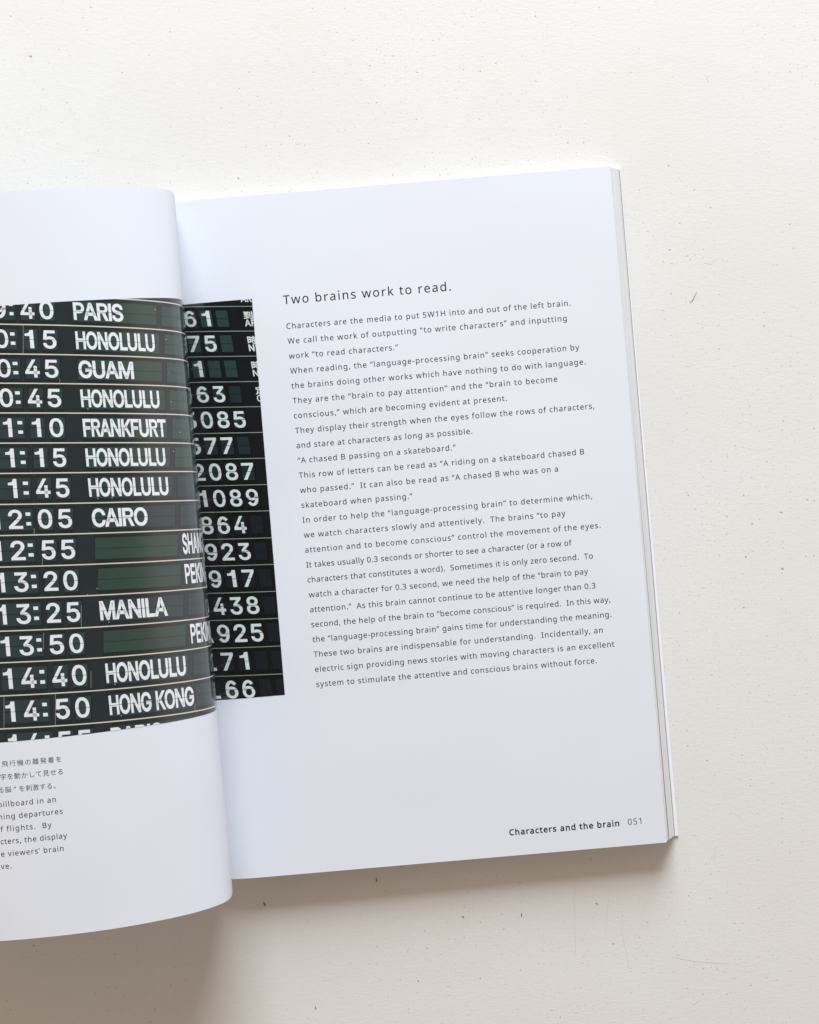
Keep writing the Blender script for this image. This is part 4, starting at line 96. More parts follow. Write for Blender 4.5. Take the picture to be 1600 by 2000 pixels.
RT = [["B","6",[1.587,38.678],[0.007307,0.000535],[-0.000571,-0.006758],0,4],["B","1",[6.817,38.984],[0.008953,0.000656],[-0.00055,-0.00664],0,4],["B","7",[1.948,46.494],[0.007637,0.000541],[-0.00056,-0.006865],0,4],["B","5",[7.082,46.858],[0.007392,0.000524],[-0.00055,-0.006854],0,4],["B","1",[3.05,54.367],[0.009138,0.000627],[-0.000542,-0.00682],0,4],["B","9",[-2.42,61.936],[0.008882,0.000588],[-0.001028,-0.006929],0,4],["B","6",[3.522,62.329],[0.007346,0.000486],[-0.000555,-0.006885],0,4],["B","3",[8.556,62.662],[0.007075,0.000468],[-0.000546,-0.006875],0,4],["B","3",[-1.475,69.998],[0.00804,0.000514],[-0.000816,-0.007072],0,4],["B","0",[4.05,70.351],[0.007094,0.000453],[-0.00054,-0.007043],0,4],["B","8",[9.078,70.672],[0.007169,0.000458],[-0.000531,-0.007032],0,4],["B","5",[14.026,70.988],[0.007457,0.000476],[-0.00053,-0.007022],0,4],["B","5",[-0.834,78.081],[0.008058,0.000496],[-0.000707,-0.007069],0,4],["B","7",[4.482,78.408],[0.007698,0.000474],[-0.000538,-0.007047],0,4],["B","7",[9.57,78.721],[0.007613,0.000469],[-0.00053,-0.007036],0,4],["B","2",[-0.186,86.292],[0.008042,0.000476],[-0.000621,-0.007202],0,4],["B","0",[5.284,86.616],[0.007125,0.000422],[-0.000525,-0.007186],0,4],["B","8",[10.322,86.915],[0.007224,0.000428],[-0.000518,-0.007175],0,4],["B","7",[15.236,87.206],[0.007645,0.000453],[-0.000518,-0.007165],0,4],["B","1",[0.986,94.471],[0.00939,0.000535],[-0.000528,-0.007068],0,4],["B","0",[5.893,94.832],[0.007141,0.000406],[-0.000525,-0.007172],0,4],["B","8",[10.936,95.119],[0.007255,0.000413],[-0.000518,-0.007161],0,4],["B","9",[16.157,95.416],[0.007357,0.000419],[-0.00052,-0.007151],0,4],["B","8",[1.241,102.93],[0.007445,0.000406],[-0.00052,-0.007372],0,4],["B","6",[6.587,103.222],[0.007428,0.000405],[-0.000508,-0.00736],0,4],["B","4",[11.676,103.5],[0.006856,0.000374],[-0.000503,-0.00735],0,4],["B","9",[1.993,111.261],[0.007563,0.000395],[-0.000527,-0.007243],0,4],["B","2",[6.868,111.516],[0.007836,0.000409],[-0.000518,-0.007232],0,4],["B","3",[12.256,111.797],[0.007245,0.000379],[-0.000514,-0.007221],0,4],["B","9",[2.577,119.663],[0.007578,0.000378],[-0.000515,-0.007363],0,4],["B","1",[7.947,119.847],[0.009305,0.000465],[-0.000498,-0.007235],0,4],["B","7",[12.603,120.164],[0.007773,0.000388],[-0.000504,-0.007341],0,4],["B","4",[3.141,128.109],[0.007049,0.000335],[-0.000512,-0.007381],0,4],["B","3",[8.316,128.355],[0.007317,0.000348],[-0.000504,-0.00737],0,4],["B","8",[13.338,128.594],[0.007378,0.000351],[-0.000502,-0.007359],0,4],["B","A",[-1.859,136.468],[0.006758,0.000306],[-0.000821,-0.007583],0,4],["B","9",[3.721,136.721],[0.007611,0.000345],[-0.000496,-0.007556],0,4],["B","2",[8.61,136.942],[0.007909,0.000358],[-0.000489,-0.007545],0,4],["B","5",[13.845,137.179],[0.00771,0.000349],[-0.000488,-0.007535],0,4],["B","L",[-1.366,145.156],[0.00802,0.000344],[-0.000677,-0.007604],0,4],["B","7",[3.976,145.385],[0.00796,0.000342],[-0.000493,-0.007585],0,4],["B","1",[9.666,145.543],[0.009399,0.000404],[-0.000477,-0.007453],0,4],["B","L",[-0.658,153.857],[0.007735,0.000314],[-0.000612,-0.007598],0,4],["B","6",[4.833,154.08],[0.007646,0.000311],[-0.000492,-0.007582],0,4],["B","6",[10.055,154.292],[0.007572,0.000308],[-0.000485,-0.007572],0,4],["C","到",[20.082,37.662],[0.003147,0.000233],[-0.000217,-0.002623],0,4],["B","AR",[20.414,40.056],[0.002716,0.000199],[-0.000227,-0.002751],0,4],["C","時",[20.65,45.41],[0.003013,0.000216],[-0.000213,-0.002664],0,4],["B","NE",[20.817,47.831],[0.002857,0.000203],[-0.000224,-0.002795],0,4],["C","時",[21.244,53.261],[0.003014,0.000209],[-0.000211,-0.00269],0,4],["B","N",[21.401,55.704],[0.002961,0.000203],[-0.000222,-0.002822],0,4],["C","定",[21.962,61.133],[0.002897,0.000194],[-0.000213,-0.002673],0,4],["B","O",[22.088,63.558],[0.002661,0.000176],[-0.000223,-0.002804],0,4],["B","AR",[19.674,32.508],[0.002615,0.000197],[-0.000236,-0.002858],0,4]]
MARKS = [[[[94.21,112.89],[93.48,112.16],[94.21,110.8]],0.258,0],[[[90.34,45.09],[89.06,42.35],[88.09,41.55]],0.386,1],[[[120.46,58.94],[121.1,58.84]],0.644,0],[[[111.28,34.46],[111.68,34.3]],0.483,1],[[[-119.49,119.33],[-118.85,119.01]],0.644,2],[[[-10.47,-139.14],[-10.39,-140.43]],0.419,3],[[[-45.9,-146.87],[-45.41,-148.0]],0.644,3],[[[82.45,-163.94],[85.35,-164.74],[90.18,-165.55],[95.82,-166.03],[100.65,-166.35]],0.145,0],[[[52.02,-140.1],[51.85,-148.16],[52.18,-161.04],[52.02,-164.58]],0.113,0],[[[62.97,-143.0],[62.16,-149.77],[61.68,-157.82]],0.113,0],[[[66.35,-154.28],[67.48,-159.43],[68.93,-167.48]],0.113,0],[[[96.3,-129.15],[95.66,-134.31]],0.129,0],[[[86.8,21.74],[88.41,21.58]],0.258,0],[[[92.6,54.11],[94.69,53.79],[96.3,55.08]],0.242,0],[[[35.27,-150.25],[35.19,-151.38]],0.354,3],[[[-29.63,-179.56],[-29.47,-180.53]],0.322,3],[[[88.89,-179.4],[91.15,-177.95]],0.209,0],[[[82.13,-113.53],[84.38,-114.34]],0.242,0],[[[-9.18,120.94],[-8.94,120.14]],0.322,0],[[[96.46,-167.32],[96.95,-168.13]],0.386,0],[[[16.59,-151.22],[17.07,-151.86]],0.419,3],[[[2.58,-171.51],[2.9,-171.83]],0.419,3],[[[58.46,-147.19],[59.26,-147.51]],0.29,3]]
COVER = [[140.94446604420824,-0.3755982053818254],[141.81236409398286,210.1235261610151]]
# ---- page geometry shared by everything printed on the pages (millimetres) ----
def right_height(x):
    """height of the right page above the table, x mm right of the gutter"""
    z = 8.35 - 1.3 * x / 136.9
    if x < 11:
        z -= 1.15 * (1 - x / 11) ** 2
    if x < 1.6:
        z -= 0.8 * (1 - x / 1.6) ** 2
    return z


# ------------------------------------------------------------------ materials
def srgb(h):
    h = h.lstrip('#')
    c = [int(h[i:i + 2], 16) / 255 for i in (0, 2, 4)]
    return tuple(v / 12.92 if v < 0.04045 else ((v + 0.055) / 1.055) ** 2.4 for v in c) + (1,)

def mat(name, col, rough=0.5, spec=0.5):
    m = bpy.data.materials.new(name)
    m.use_nodes = True
    b = m.node_tree.nodes['Principled BSDF']
    b.inputs['Base Color'].default_value = col
    b.inputs['Roughness'].default_value = rough
    b.inputs['Specular IOR Level'].default_value = spec
    return m

def nodes(m):
    nt = m.node_tree
    return nt, nt.nodes['Principled BSDF'], (lambda t: nt.nodes.new(t)), (lambda a, b: nt.links.new(a, b))

def paper_material(name, col, rough=0.5):
    """coated paper: hardly any tooth, faint cloudy tone"""
    m = mat(name, col, rough, 0.35)
    nt, b, N, L = nodes(m)
    t = N('ShaderNodeTexCoord')
    n1 = N('ShaderNodeTexNoise'); n1.inputs['Scale'].default_value = 26; n1.inputs['Detail'].default_value = 3
    n2 = N('ShaderNodeTexNoise'); n2.inputs['Scale'].default_value = 2600; n2.inputs['Detail'].default_value = 3
    for n in (n1, n2):
        L(t.outputs['Object'], n.inputs['Vector'])
    mx = N('ShaderNodeMix'); mx.data_type = 'RGBA'
    mx.inputs['A'].default_value = tuple(c * 0.985 for c in col[:3]) + (1,)
    mx.inputs['B'].default_value = tuple(min(1, c * 1.015) for c in col[:3]) + (1,)
    L(n1.outputs['Fac'], mx.inputs['Factor'])
    L(mx.outputs['Result'], b.inputs['Base Color'])
    bp = N('ShaderNodeBump'); bp.inputs['Strength'].default_value = 0.05; bp.inputs['Distance'].default_value = 0.0002
    L(n2.outputs['Fac'], bp.inputs['Height'])
    # slack in the sheet: slow ripples a few centimetres long
    n3 = N('ShaderNodeTexNoise'); n3.inputs['Scale'].default_value = 17; n3.inputs['Detail'].default_value = 1
    L(t.outputs['Object'], n3.inputs['Vector'])
    b3 = N('ShaderNodeBump'); b3.inputs['Strength'].default_value = 1.0; b3.inputs['Distance'].default_value = 0.0008
    L(n3.outputs['Fac'], b3.inputs['Height']); L(bp.outputs[0], b3.inputs['Normal']); L(b3.outputs[0], b.inputs['Normal'])
    return m

def ink_material(name, hexcol, rough=0.42, grain=0.0, spec=1.0):
    col = srgb(hexcol)
    m = mat(name, col, rough, spec)
    m.node_tree.nodes['Principled BSDF'].inputs['Coat Weight'].default_value = 0.75
    m.node_tree.nodes['Principled BSDF'].inputs['Coat Roughness'].default_value = 0.13
    if grain:
        nt, b, N, L = nodes(m)
        t = N('ShaderNodeTexCoord')
        n = N('ShaderNodeTexNoise'); n.inputs['Scale'].default_value = 120; n.inputs['Detail'].default_value = 6
        n.inputs['Roughness'].default_value = 0.7
        L(t.outputs['Object'], n.inputs['Vector'])
        mx = N('ShaderNodeMix'); mx.data_type = 'RGBA'
        mx.inputs['A'].default_value = tuple(c * (1 - grain) for c in col[:3]) + (1,)
        mx.inputs['B'].default_value = tuple(c * (1 + grain) for c in col[:3]) + (1,)
        L(n.outputs['Fac'], mx.inputs['Factor'])
        L(mx.outputs['Result'], b.inputs['Base Color'])
    return m

PAPER = paper_material('coated_paper', (0.712, 0.743, 0.817, 1))
PAGE_EDGE = mat('cut_page_edges', (0.74, 0.73, 0.72, 1), 0.7, 0.2)
nt, b, N, L = nodes(PAGE_EDGE)
t = N('ShaderNodeTexCoord'); mp = N('ShaderNodeMapping'); mp.inputs['Scale'].default_value = (5, 5, 3600)
n = N('ShaderNodeTexNoise'); n.inputs['Scale'].default_value = 1.0; n.inputs['Detail'].default_value = 4
mx = N('ShaderNodeMix'); mx.data_type = 'RGBA'
mx.inputs['A'].default_value = (0.52, 0.525, 0.54, 1); mx.inputs['B'].default_value = (1.0, 1.0, 1.0, 1)
L(t.outputs['Object'], mp.inputs[0]); L(mp.outputs[0], n.inputs['Vector']); L(n.outputs['Fac'], mx.inputs['Factor'])
L(mx.outputs['Result'], b.inputs['Base Color'])
CUT_ENDS = mat('cut_page_ends', (0.42, 0.40, 0.38, 1), 0.8, 0.1)
COVER_MAT = mat('cover_card', (0.86, 0.88, 0.93, 1), 0.4, 0.4)
DARK_LEAF = mat('dark_printed_leaf_edge', (0.25, 0.25, 0.255, 1), 0.6, 0.3)
BLACK_INK = mat('black_ink', (0.010, 0.010, 0.013, 1), 0.55, 0.2)
GREY_INK = mat('grey_ink', (0.025, 0.025, 0.028, 1), 0.55, 0.2)

INKS = {
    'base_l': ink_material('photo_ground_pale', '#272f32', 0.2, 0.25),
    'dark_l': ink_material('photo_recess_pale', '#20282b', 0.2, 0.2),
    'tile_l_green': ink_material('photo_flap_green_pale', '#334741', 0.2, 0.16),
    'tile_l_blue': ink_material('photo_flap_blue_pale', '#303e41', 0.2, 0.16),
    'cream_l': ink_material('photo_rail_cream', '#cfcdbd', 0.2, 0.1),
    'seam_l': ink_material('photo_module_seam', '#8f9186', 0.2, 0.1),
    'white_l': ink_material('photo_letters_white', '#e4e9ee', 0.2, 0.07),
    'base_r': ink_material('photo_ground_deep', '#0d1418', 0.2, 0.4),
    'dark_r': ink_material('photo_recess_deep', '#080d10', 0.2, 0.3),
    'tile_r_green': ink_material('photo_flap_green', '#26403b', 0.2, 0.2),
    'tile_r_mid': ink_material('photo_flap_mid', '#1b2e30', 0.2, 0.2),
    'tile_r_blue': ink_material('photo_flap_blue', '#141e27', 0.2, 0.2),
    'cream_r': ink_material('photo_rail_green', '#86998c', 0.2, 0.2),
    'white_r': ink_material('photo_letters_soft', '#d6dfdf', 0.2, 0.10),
    'hair': ink_material('photo_flap_split', '#1a2224', 0.2),
}

# ------------------------------------------------------------------ tabletop material
def table_material():
    m = mat('white_painted_board', (0.8, 0.78, 0.73, 1), 0.55, 0.3)
    nt, b, N, L = nodes(m)
    t = N('ShaderNodeTexCoord')
    def noise(scale, detail, rough=0.5, stretch=None):
        n = N('ShaderNodeTexNoise'); n.inputs['Scale'].default_value = scale
        n.inputs['Detail'].default_value = detail; n.inputs['Roughness'].default_value = rough
        if stretch:
            mp = N('ShaderNodeMapping'); mp.inputs['Scale'].default_value = stretch
            L(t.outputs['Object'], mp.inputs[0]); L(mp.outputs[0], n.inputs['Vector'])
        else:
            L(t.outputs['Object'], n.inputs['Vector'])
        return n
    def rng(src, a, bb, lo, hi):
        r = N('ShaderNodeMapRange'); r.inputs['From Min'].default_value = a; r.inputs['From Max'].default_value = bb
        r.inputs['To Min'].default_value = lo; r.inputs['To Max'].default_value = hi
        L(src, r.inputs['Value']); return r.outputs[0]
    def math_(op, a, bb):
        n = N('ShaderNodeMath'); n.operation = op
        for i, v in enumerate((a, bb)):
            if isinstance(v, (int, float)): n.inputs[i].default_value = v
            else: L(v, n.inputs[i])
        return n.outputs[0]
    # slow drift of tone in the paint
    drift = noise(7, 3)
    tone = N('ShaderNodeMix'); tone.data_type = 'RGBA'
    tone.inputs['A'].default_value = TABLE_A; tone.inputs['B'].default_value = TABLE_B
    L(rng(drift.outputs['Fac'], 0.35, 0.65, 0, 1), tone.inputs['Factor'])
    # wear: creamier where it has been handled, greyer where it has been scrubbed
    wear = noise(16, 5, 0.65)
    tone2 = N('ShaderNodeMix'); tone2.data_type = 'RGBA'; tone2.blend_type = 'MULTIPLY'; tone2.inputs['Factor'].default_value = 1.0
    wr = N('ShaderNodeValToRGB')
    wr.color_ramp.elements[0].position = 0.34; wr.color_ramp.elements[0].color = (0.988, 0.978, 0.958, 1)
    wr.color_ramp.elements[1].position = 0.66; wr.color_ramp.elements[1].color = (1.0, 1.0, 1.0, 1)
    L(wear.outputs['Fac'], wr.inputs[0]); L(tone.outputs['Result'], tone2.inputs['A']); L(wr.outputs[0], tone2.inputs['B'])
    # specks of grit and pinholes in three sizes
    def specks(scale, radius, keep, wobble):
        mp = N('ShaderNodeVectorMath'); mp.operation = 'ADD'
        wn_ = noise(scale * 2.3, 2)
        sc = N('ShaderNodeVectorMath'); sc.operation = 'SCALE'; sc.inputs['Scale'].default_value = wobble / scale
        L(wn_.outputs['Color'], sc.inputs[0])
        L(t.outputs['Object'], mp.inputs[0]); L(sc.outputs[0], mp.inputs[1])
        v = N('ShaderNodeTexVoronoi'); v.voronoi_dimensions = '2D'; v.inputs['Scale'].default_value = scale
        L(mp.outputs[0], v.inputs['Vector'])
        sp = N('ShaderNodeSeparateColor'); L(v.outputs['Color'], sp.inputs[0])
        rad = math_('MULTIPLY', rng(sp.outputs[1], 0, 1, 0.25, 1.5), radius)
        d = math_('SUBTRACT', rad, v.outputs['Distance'])
        core = math_('MULTIPLY', d, 1 / (radius * 0.45))
        cl = N('ShaderNodeClamp'); L(core, cl.inputs[0])
        patch = noise(13, 2)
        thr = rng(patch.outputs['Fac'], 0.38, 0.68, keep * 0.08, keep * 1.35)
        on = math_('LESS_THAN', sp.outputs[0], thr)
        return math_('MULTIPLY', cl.outputs[0], on)
    s1 = specks(400, 0.085, 0.20, 0.35)
    s2 = specks(760, 0.13, 0.34, 0.4)
    s3 = specks(170, 0.045, 0.12, 0.25)
    dark = N('ShaderNodeMix'); dark.data_type = 'RGBA'
    dark.inputs['B'].default_value = (0.30, 0.25, 0.20, 1)
    al = math_('MAXIMUM', math_('MULTIPLY', s1, 0.5), math_('MAXIMUM', math_('MULTIPLY', s2, 0.33), math_('MULTIPLY', s3, 0.75)))
    L(al, dark.inputs['Factor']); L(tone2.outputs['Result'], dark.inputs['A'])
    L(dark.outputs['Result'], b.inputs['Base Color'])
    # brushed, lightly pitted relief
    brush = noise(1.0, 4, 0.6, (420, 1300, 400))
    grain = noise(1700, 4, 0.6)
    lumps = noise(600, 2, 0.5)
    h = math_('ADD', math_('MULTIPLY', brush.outputs['Fac'], 0.75), math_('MULTIPLY', grain.outputs['Fac'], 0.55))
    h = math_('ADD', h, math_('MULTIPLY', lumps.outputs['Fac'], 0.6))
    h = math_('SUBTRACT', h, math_('MULTIPLY', math_('MAXIMUM', s1, s3), 0.9))
    bp = N('ShaderNodeBump'); bp.inputs['Strength'].default_value = 0.34; bp.inputs['Distance'].default_value = 0.00013
    L(h, bp.inputs['Height']); L(bp.outputs[0], b.inputs['Normal'])
    return m
TABLE_A = (0.710, 0.704, 0.694, 1)
TABLE_B = (0.736, 0.735, 0.728, 1)

# ------------------------------------------------------------------ mesh helpers
def link(name, verts, faces, mats, parent=None, mi=None, smooth=False):
    me = bpy.data.meshes.new(name)
    me.from_pydata(verts, [], faces)
    for m in mats: me.materials.append(m)
    if mi: me.polygons.foreach_set('material_index', mi)
    if smooth: me.polygons.foreach_set('use_smooth', [True] * len(me.polygons))
    me.update()
    o = bpy.data.objects.new(name, me)
    COL.objects.link(o)
    if parent: o.parent = parent
    return o

# the left page's curve: x right of the gutter and height, with arc length and normal
ARC = [0.0]
for (xa, za), (xb, zb) in zip(PROF, PROF[1:]):
    ARC.append(ARC[-1] + math.hypot(xb - xa, zb - za))
NORM = []
for i in range(len(PROF)):
    a, c = PROF[max(i - 1, 0)], PROF[min(i + 1, len(PROF) - 1)]
    dx, dz = c[0] - a[0], c[1] - a[1]
    l = math.hypot(dx, dz)
    NORM.append((dz / l, -dx / l))          # outward: away from the hollow under the arch
MID = HGT / 2

def left_pt(t, v, off=0.0):
    t = min(max(t, 0.0), ARC[-1])
    lo, hi = 0, len(ARC) - 1
    while hi - lo > 1:
        m = (lo + hi) // 2
        if ARC[m] <= t: lo = m
        else: hi = m
    f = (t - ARC[lo]) / (ARC[hi] - ARC[lo])
    p = [PROF[lo][i] + f * (PROF[hi][i] - PROF[lo][i]) for i in (0, 1)]
    n = [NORM[lo][i] + f * (NORM[hi][i] - NORM[lo][i]) for i in (0, 1)]
    return ((p[0] + n[0] * off) * MM, (MID - v) * MM, (p[1] + n[1] * off) * MM)

def right_pt(x, v, off=0.0):
    return (x * MM, (MID - v) * MM, (right_height(x) + off) * MM)

def clip(poly, axis, val, keep_less):
    out = []
    for i, p in enumerate(poly):
        q = poly[(i + 1) % len(poly)]
        pin = p[axis] <= val if keep_less else p[axis] >= val
        qin = q[axis] <= val if keep_less else q[axis] >= val
        if pin: out.append(p)
        if pin != qin:
            f = (val - p[axis]) / (q[axis] - p[axis])
            out.append((p[0] + f * (q[0] - p[0]), p[1] + f * (q[1] - p[1])))
    return out

KNOTS = [0.4, 0.8, 1.2, 1.6, 2.3, 3, 4, 5, 6, 7, 8, 9, 10, 11, 20, 60, 100]

class Print:
    """ink printed on a page: flat polygons in page millimetres, laid on the page's surface"""
    def __init__(self, side, bounds=None):
        self.side, self.bounds = side, bounds
        self.v, self.f, self.mi, self.mats, self.ix = [], [], [], [], {}
    def poly(self, pts, material, layer):
        if self.bounds:
            x0, x1, y0, y1 = self.bounds
            for ax, val, less in ((0, x0, False), (0, x1, True), (1, y0, False), (1, y1, True)):
                pts = clip(pts, ax, val, less)
                if len(pts) < 3: return
        if material not in self.mats: self.mats.append(material)
        mi = self.mats.index(material)
        knots = ARC if self.side == 'left' else KNOTS
        if 1:
            lo, hi = min(p[0] for p in pts), max(p[0] for p in pts)
            cuts = [a for a in knots if lo < a < hi]
            rest = pts
            for a in cuts:
                self._add(clip(rest, 0, a, True), mi, layer)
                rest = clip(rest, 0, a, False)
            self._add(rest, mi, layer)
    def _add(self, pts, mi, layer):
        clean = []
        for p in pts:
            if not clean or abs(p[0] - clean[-1][0]) + abs(p[1] - clean[-1][1]) > 1e-5: clean.append(p)
        while len(clean) > 1 and abs(clean[0][0] - clean[-1][0]) + abs(clean[0][1] - clean[-1][1]) < 1e-5: clean.pop()
        if len(clean) < 3: return
        area2 = sum(clean[i - 1][0] * clean[i][1] - clean[i][0] * clean[i - 1][1] for i in range(len(clean)))
        if abs(area2) < 1e-7: return
        # face up: v runs down the page, t runs leftwards on the left page
        want = 1 if self.side == 'left' else -1
        if area2 * want < 0: clean.reverse()
        ids = []
        for p in clean:
            key = (round(p[0], 4), round(p[1], 4), layer)
            if key not in self.ix:
                fn = left_pt if self.side == 'left' else right_pt
                self.ix[key] = len(self.v)
                self.v.append(fn(p[0], p[1], 0.012 + 0.012 * layer))
            ids.append(self.ix[key])
        if len(set(ids)) == len(ids):
            self.f.append(ids); self.mi.append(mi)
    def glyph(self, contours, O, ex, ey, material, layer):
        ps = [list(zip(c[::2], c[1::2])) for c in contours]
        outs = [p for p in ps if sgn(p) < 0]
        holes = [p for p in ps if sgn(p) >= 0]
        for o in outs:
            hs = [h for h in holes if inside(h[0], o)]
            polys = [[Vector((x, y, 0)) for x, y in q] for q in [o] + hs]
            flat = [q for pl in polys for q in pl]
            for tri in tessellate_polygon(polys):
                self.poly([(O[0] + ex[0] * flat[k].x + ey[0] * flat[k].y,
                            O[1] + ex[1] * flat[k].x + ey[1] * flat[k].y) for k in tri], material, layer)
    def text(self, font, s, O, ex, ey, track, material, layer, bold=0.0, space=260):
        x = 0.0
        for ch in s:
            if ch == ' ':
                x += space + track
                continue
            adv, cs = font[ch]
            if bold: cs = [flat_ for c in cs for flat_ in untangle(grow(c, bold), c)]
            o = (O[0] + ex[0] * x, O[1] + ex[1] * x)
            self.glyph(cs, o, ex, ey, material, layer)
            x += adv + track
    def build(self, name, parent):
        return link(name, self.v, self.f, self.mats, parent, self.mi, smooth=(self.side == 'left'))

def sgn(p):
    return sum(p[i - 1][0] * p[i][1] - p[i][0] * p[i - 1][1] for i in range(len(p)))

def inside(pt, p):
    r = False
    for i in range(len(p)):
        a, c = p[i], p[i - 1]
        if (a[1] > pt[1]) != (c[1] > pt[1]) and pt[0] < (c[0] - a[0]) * (pt[1] - a[1]) / (c[1] - a[1]) + a[0]: r = not r
    return r

def grow(c, d):
    q = list(zip(c[::2], c[1::2]))
    q = [p for i, p in enumerate(q) if math.dist(p, q[i - 1]) > 1]
    out = []
    for i in range(len(q)):
        a, m, e = q[i - 1], q[i], q[(i + 1) % len(q)]
        e1 = (m[0] - a[0], m[1] - a[1]); e2 = (e[0] - m[0], e[1] - m[1])
        l1, l2 = math.hypot(*e1), math.hypot(*e2)
        n1 = (-e1[1] / l1, e1[0] / l1); n2 = (-e2[1] / l2, e2[0] / l2)
        kk = max(0.35, 1 + n1[0] * n2[0] + n1[1] * n2[1])
        out += [m[0] + d * (n1[0] + n2[0]) / kk, m[1] + d * (n1[1] + n2[1]) / kk]
    return out

def untangle(c, ref):
    """drop the tiny reversed loops that growing leaves in sharp notches"""
    p = list(zip(c[::2], c[1::2]))
    s0 = sgn(list(zip(ref[::2], ref[1::2])))
    out = []
    todo = [p]
    while todo:
        q = todo.pop()
        hit = None
        n = len(q)
        for i in range(n):
            a, e = q[i], q[(i + 1) % n]
            for j in range(i + 2, n):
                if i == 0 and j == n - 1: continue
                g, h = q[j], q[(j + 1) % n]
                r = (e[0] - a[0], e[1] - a[1]); s = (h[0] - g[0], h[1] - g[1])
                den = r[0] * s[1] - r[1] * s[0]
                if abs(den) < 1e-9: continue
                t = ((g[0] - a[0]) * s[1] - (g[1] - a[1]) * s[0]) / den
                u = ((g[0] - a[0]) * r[1] - (g[1] - a[1]) * r[0]) / den
                if 1e-6 < t < 1 - 1e-6 and 1e-6 < u < 1 - 1e-6:
                    hit = (i, j, (a[0] + t * r[0], a[1] + t * r[1])); break
            if hit: break
        if hit:
            i, j, x = hit
            todo += [[x] + q[i + 1:j + 1], [x] + q[j + 1:] + q[:i + 1]]
        elif len(q) > 2 and sgn(q) * s0 > 0 and abs(sgn(q)) > 200:
            out.append([v for pt in q for v in pt])
    return out

def prism(name, section, v0, v1, mats, parent, mi_of=None, rows=1, smooth=False):
    """a closed solid: a section of (x, z) millimetres swept along the spine from v0 to v1 (numbers or per-point lists)"""
    n = len(section)
    if not isinstance(v0, (list, tuple)): v0 = [v0] * n
    if not isinstance(v1, (list, tuple)): v1 = [v1] * n
    vs = []
    for r in range(rows + 1):
        f = r / rows
        for i, (x, z) in enumerate(section):
            vs.append((x * MM, (MID - (v0[i] + (v1[i] - v0[i]) * f)) * MM, z * MM))
    fs, mi = [], []
    for r in range(rows):
        for i in range(n):
            j = (i + 1) % n
            fs.append((r * n + i, r * n + j, (r + 1) * n + j, (r + 1) * n + i))
            mi.append(mi_of(i) if mi_of else 0)
    return vs, fs, mi, n, rows

def solid(name, section, v0, v1, mats, parent, mi_of=None, strip=False, end_mi=0):
    vs, fs, mi, n, rows = prism(name, section, v0, v1, mats, parent, mi_of)
    if strip:                                # section made of an upper and a lower run of equal length: cap with quads
        h = n // 2
        for base in (0, n * rows):
            for i in range(h - 1):
                fs.append((base + i, base + i + 1, base + n - 2 - i, base + n - 1 - i)); mi.append(end_mi)
    else:
        fs.append(tuple(range(n))); fs.append(tuple(range(n * rows, n * rows + n))); mi += [end_mi, end_mi]
    o = link(name, vs, fs, mats, parent, mi)
    import bmesh
    bm = bmesh.new(); bm.from_mesh(o.data)
    bmesh.ops.recalc_face_normals(bm, faces=bm.faces)
    for f in bm.faces: f.smooth = strip
    for e in bm.edges:
        if len(e.link_faces) == 2 and e.calc_face_angle(0) > 0.6: e.smooth = False
    bm.to_mesh(o.data); bm.free()
    return o

# ------------------------------------------------------------------ the setting: tabletop
TB = table_material()
tv = [(-1.1, -0.9, 0), (1.1, -0.9, 0), (1.1, 0.75, 0), (-1.1, 0.75, 0), (-1.1, -0.9, -0.03), (1.1, -0.9, -0.03), (1.1, 0.75, -0.03), (-1.1, 0.75, -0.03)]
tabletop = link('tabletop', tv, [(0, 1, 2, 3), (7, 6, 5, 4), (0, 4, 5, 1), (1, 5, 6, 2), (2, 6, 7, 3), (3, 7, 4, 0)], [TB])
tabletop['kind'] = 'structure'
tabletop['label'] = 'white painted tabletop with fine dark specks and faint scratches'
TONES = [mat('scratch_grey', (0.60, 0.585, 0.555, 1), 0.7), mat('dent_grey', (0.30, 0.29, 0.27, 1), 0.7),
         mat('rust_brown_spot', (0.36, 0.27, 0.19, 1), 0.7), mat('dirt_brown', (0.17, 0.135, 0.10, 1), 0.8)]
for pts, w, tone in MARKS:
    vs, fs = [], []
    n = len(pts)
    for i, p in enumerate(pts):
        a, c = pts[max(i - 1, 0)], pts[min(i + 1, n - 1)]
        dx, dy = c[0] - a[0], c[1] - a[1]
        l = math.hypot(dx, dy) or 1
        ww = w / 2 * (0.45 if i in (0, n - 1) and n > 2 else (0.6 if i == 0 else 1.0))
        for s in (-1, 1):
            vs.append(((p[0] - s * dy / l * ww) * MM, (p[1] + s * dx / l * ww) * MM, 0.00002))
        if i: fs.append((2 * i - 2, 2 * i - 1, 2 * i + 1, 2 * i))
    fs = [tuple(reversed(f)) for f in fs]
    link('scratch' if n > 2 else 'speck', vs, fs, [TONES[tone]], tabletop)

# ------------------------------------------------------------------ the book
book = bpy.data.objects.new('open_book', None)
COL.objects.link(book)
book.empty_display_size = 0.05
book.location = (ORIGIN[0] * MM, ORIGIN[1] * MM, 0)
book.rotation_euler = (0, 0, ANGLE)
book['label'] = 'open paperback with a printed departure board photo across its white pages, lying on the tabletop'
book['category'] = 'book'

# back cover, lying on the table and reaching out past the leaves
c0, c1 = COVER
cv = [(-1.0, -0.2), (c0[0], c0[1]), (c1[0], c1[1]), (-1.0, HGT + 0.1)]
vs = [(x * MM, (MID - v) * MM, z * MM) for z in (0.62, 0.05) for x, v in cv]
link('back_cover', vs, [(3, 2, 1, 0), (4, 5, 6, 7), (0, 1, 5, 4), (1, 2, 6, 5), (2, 3, 7, 6), (3, 0, 4, 7)], [COVER_MAT], book)

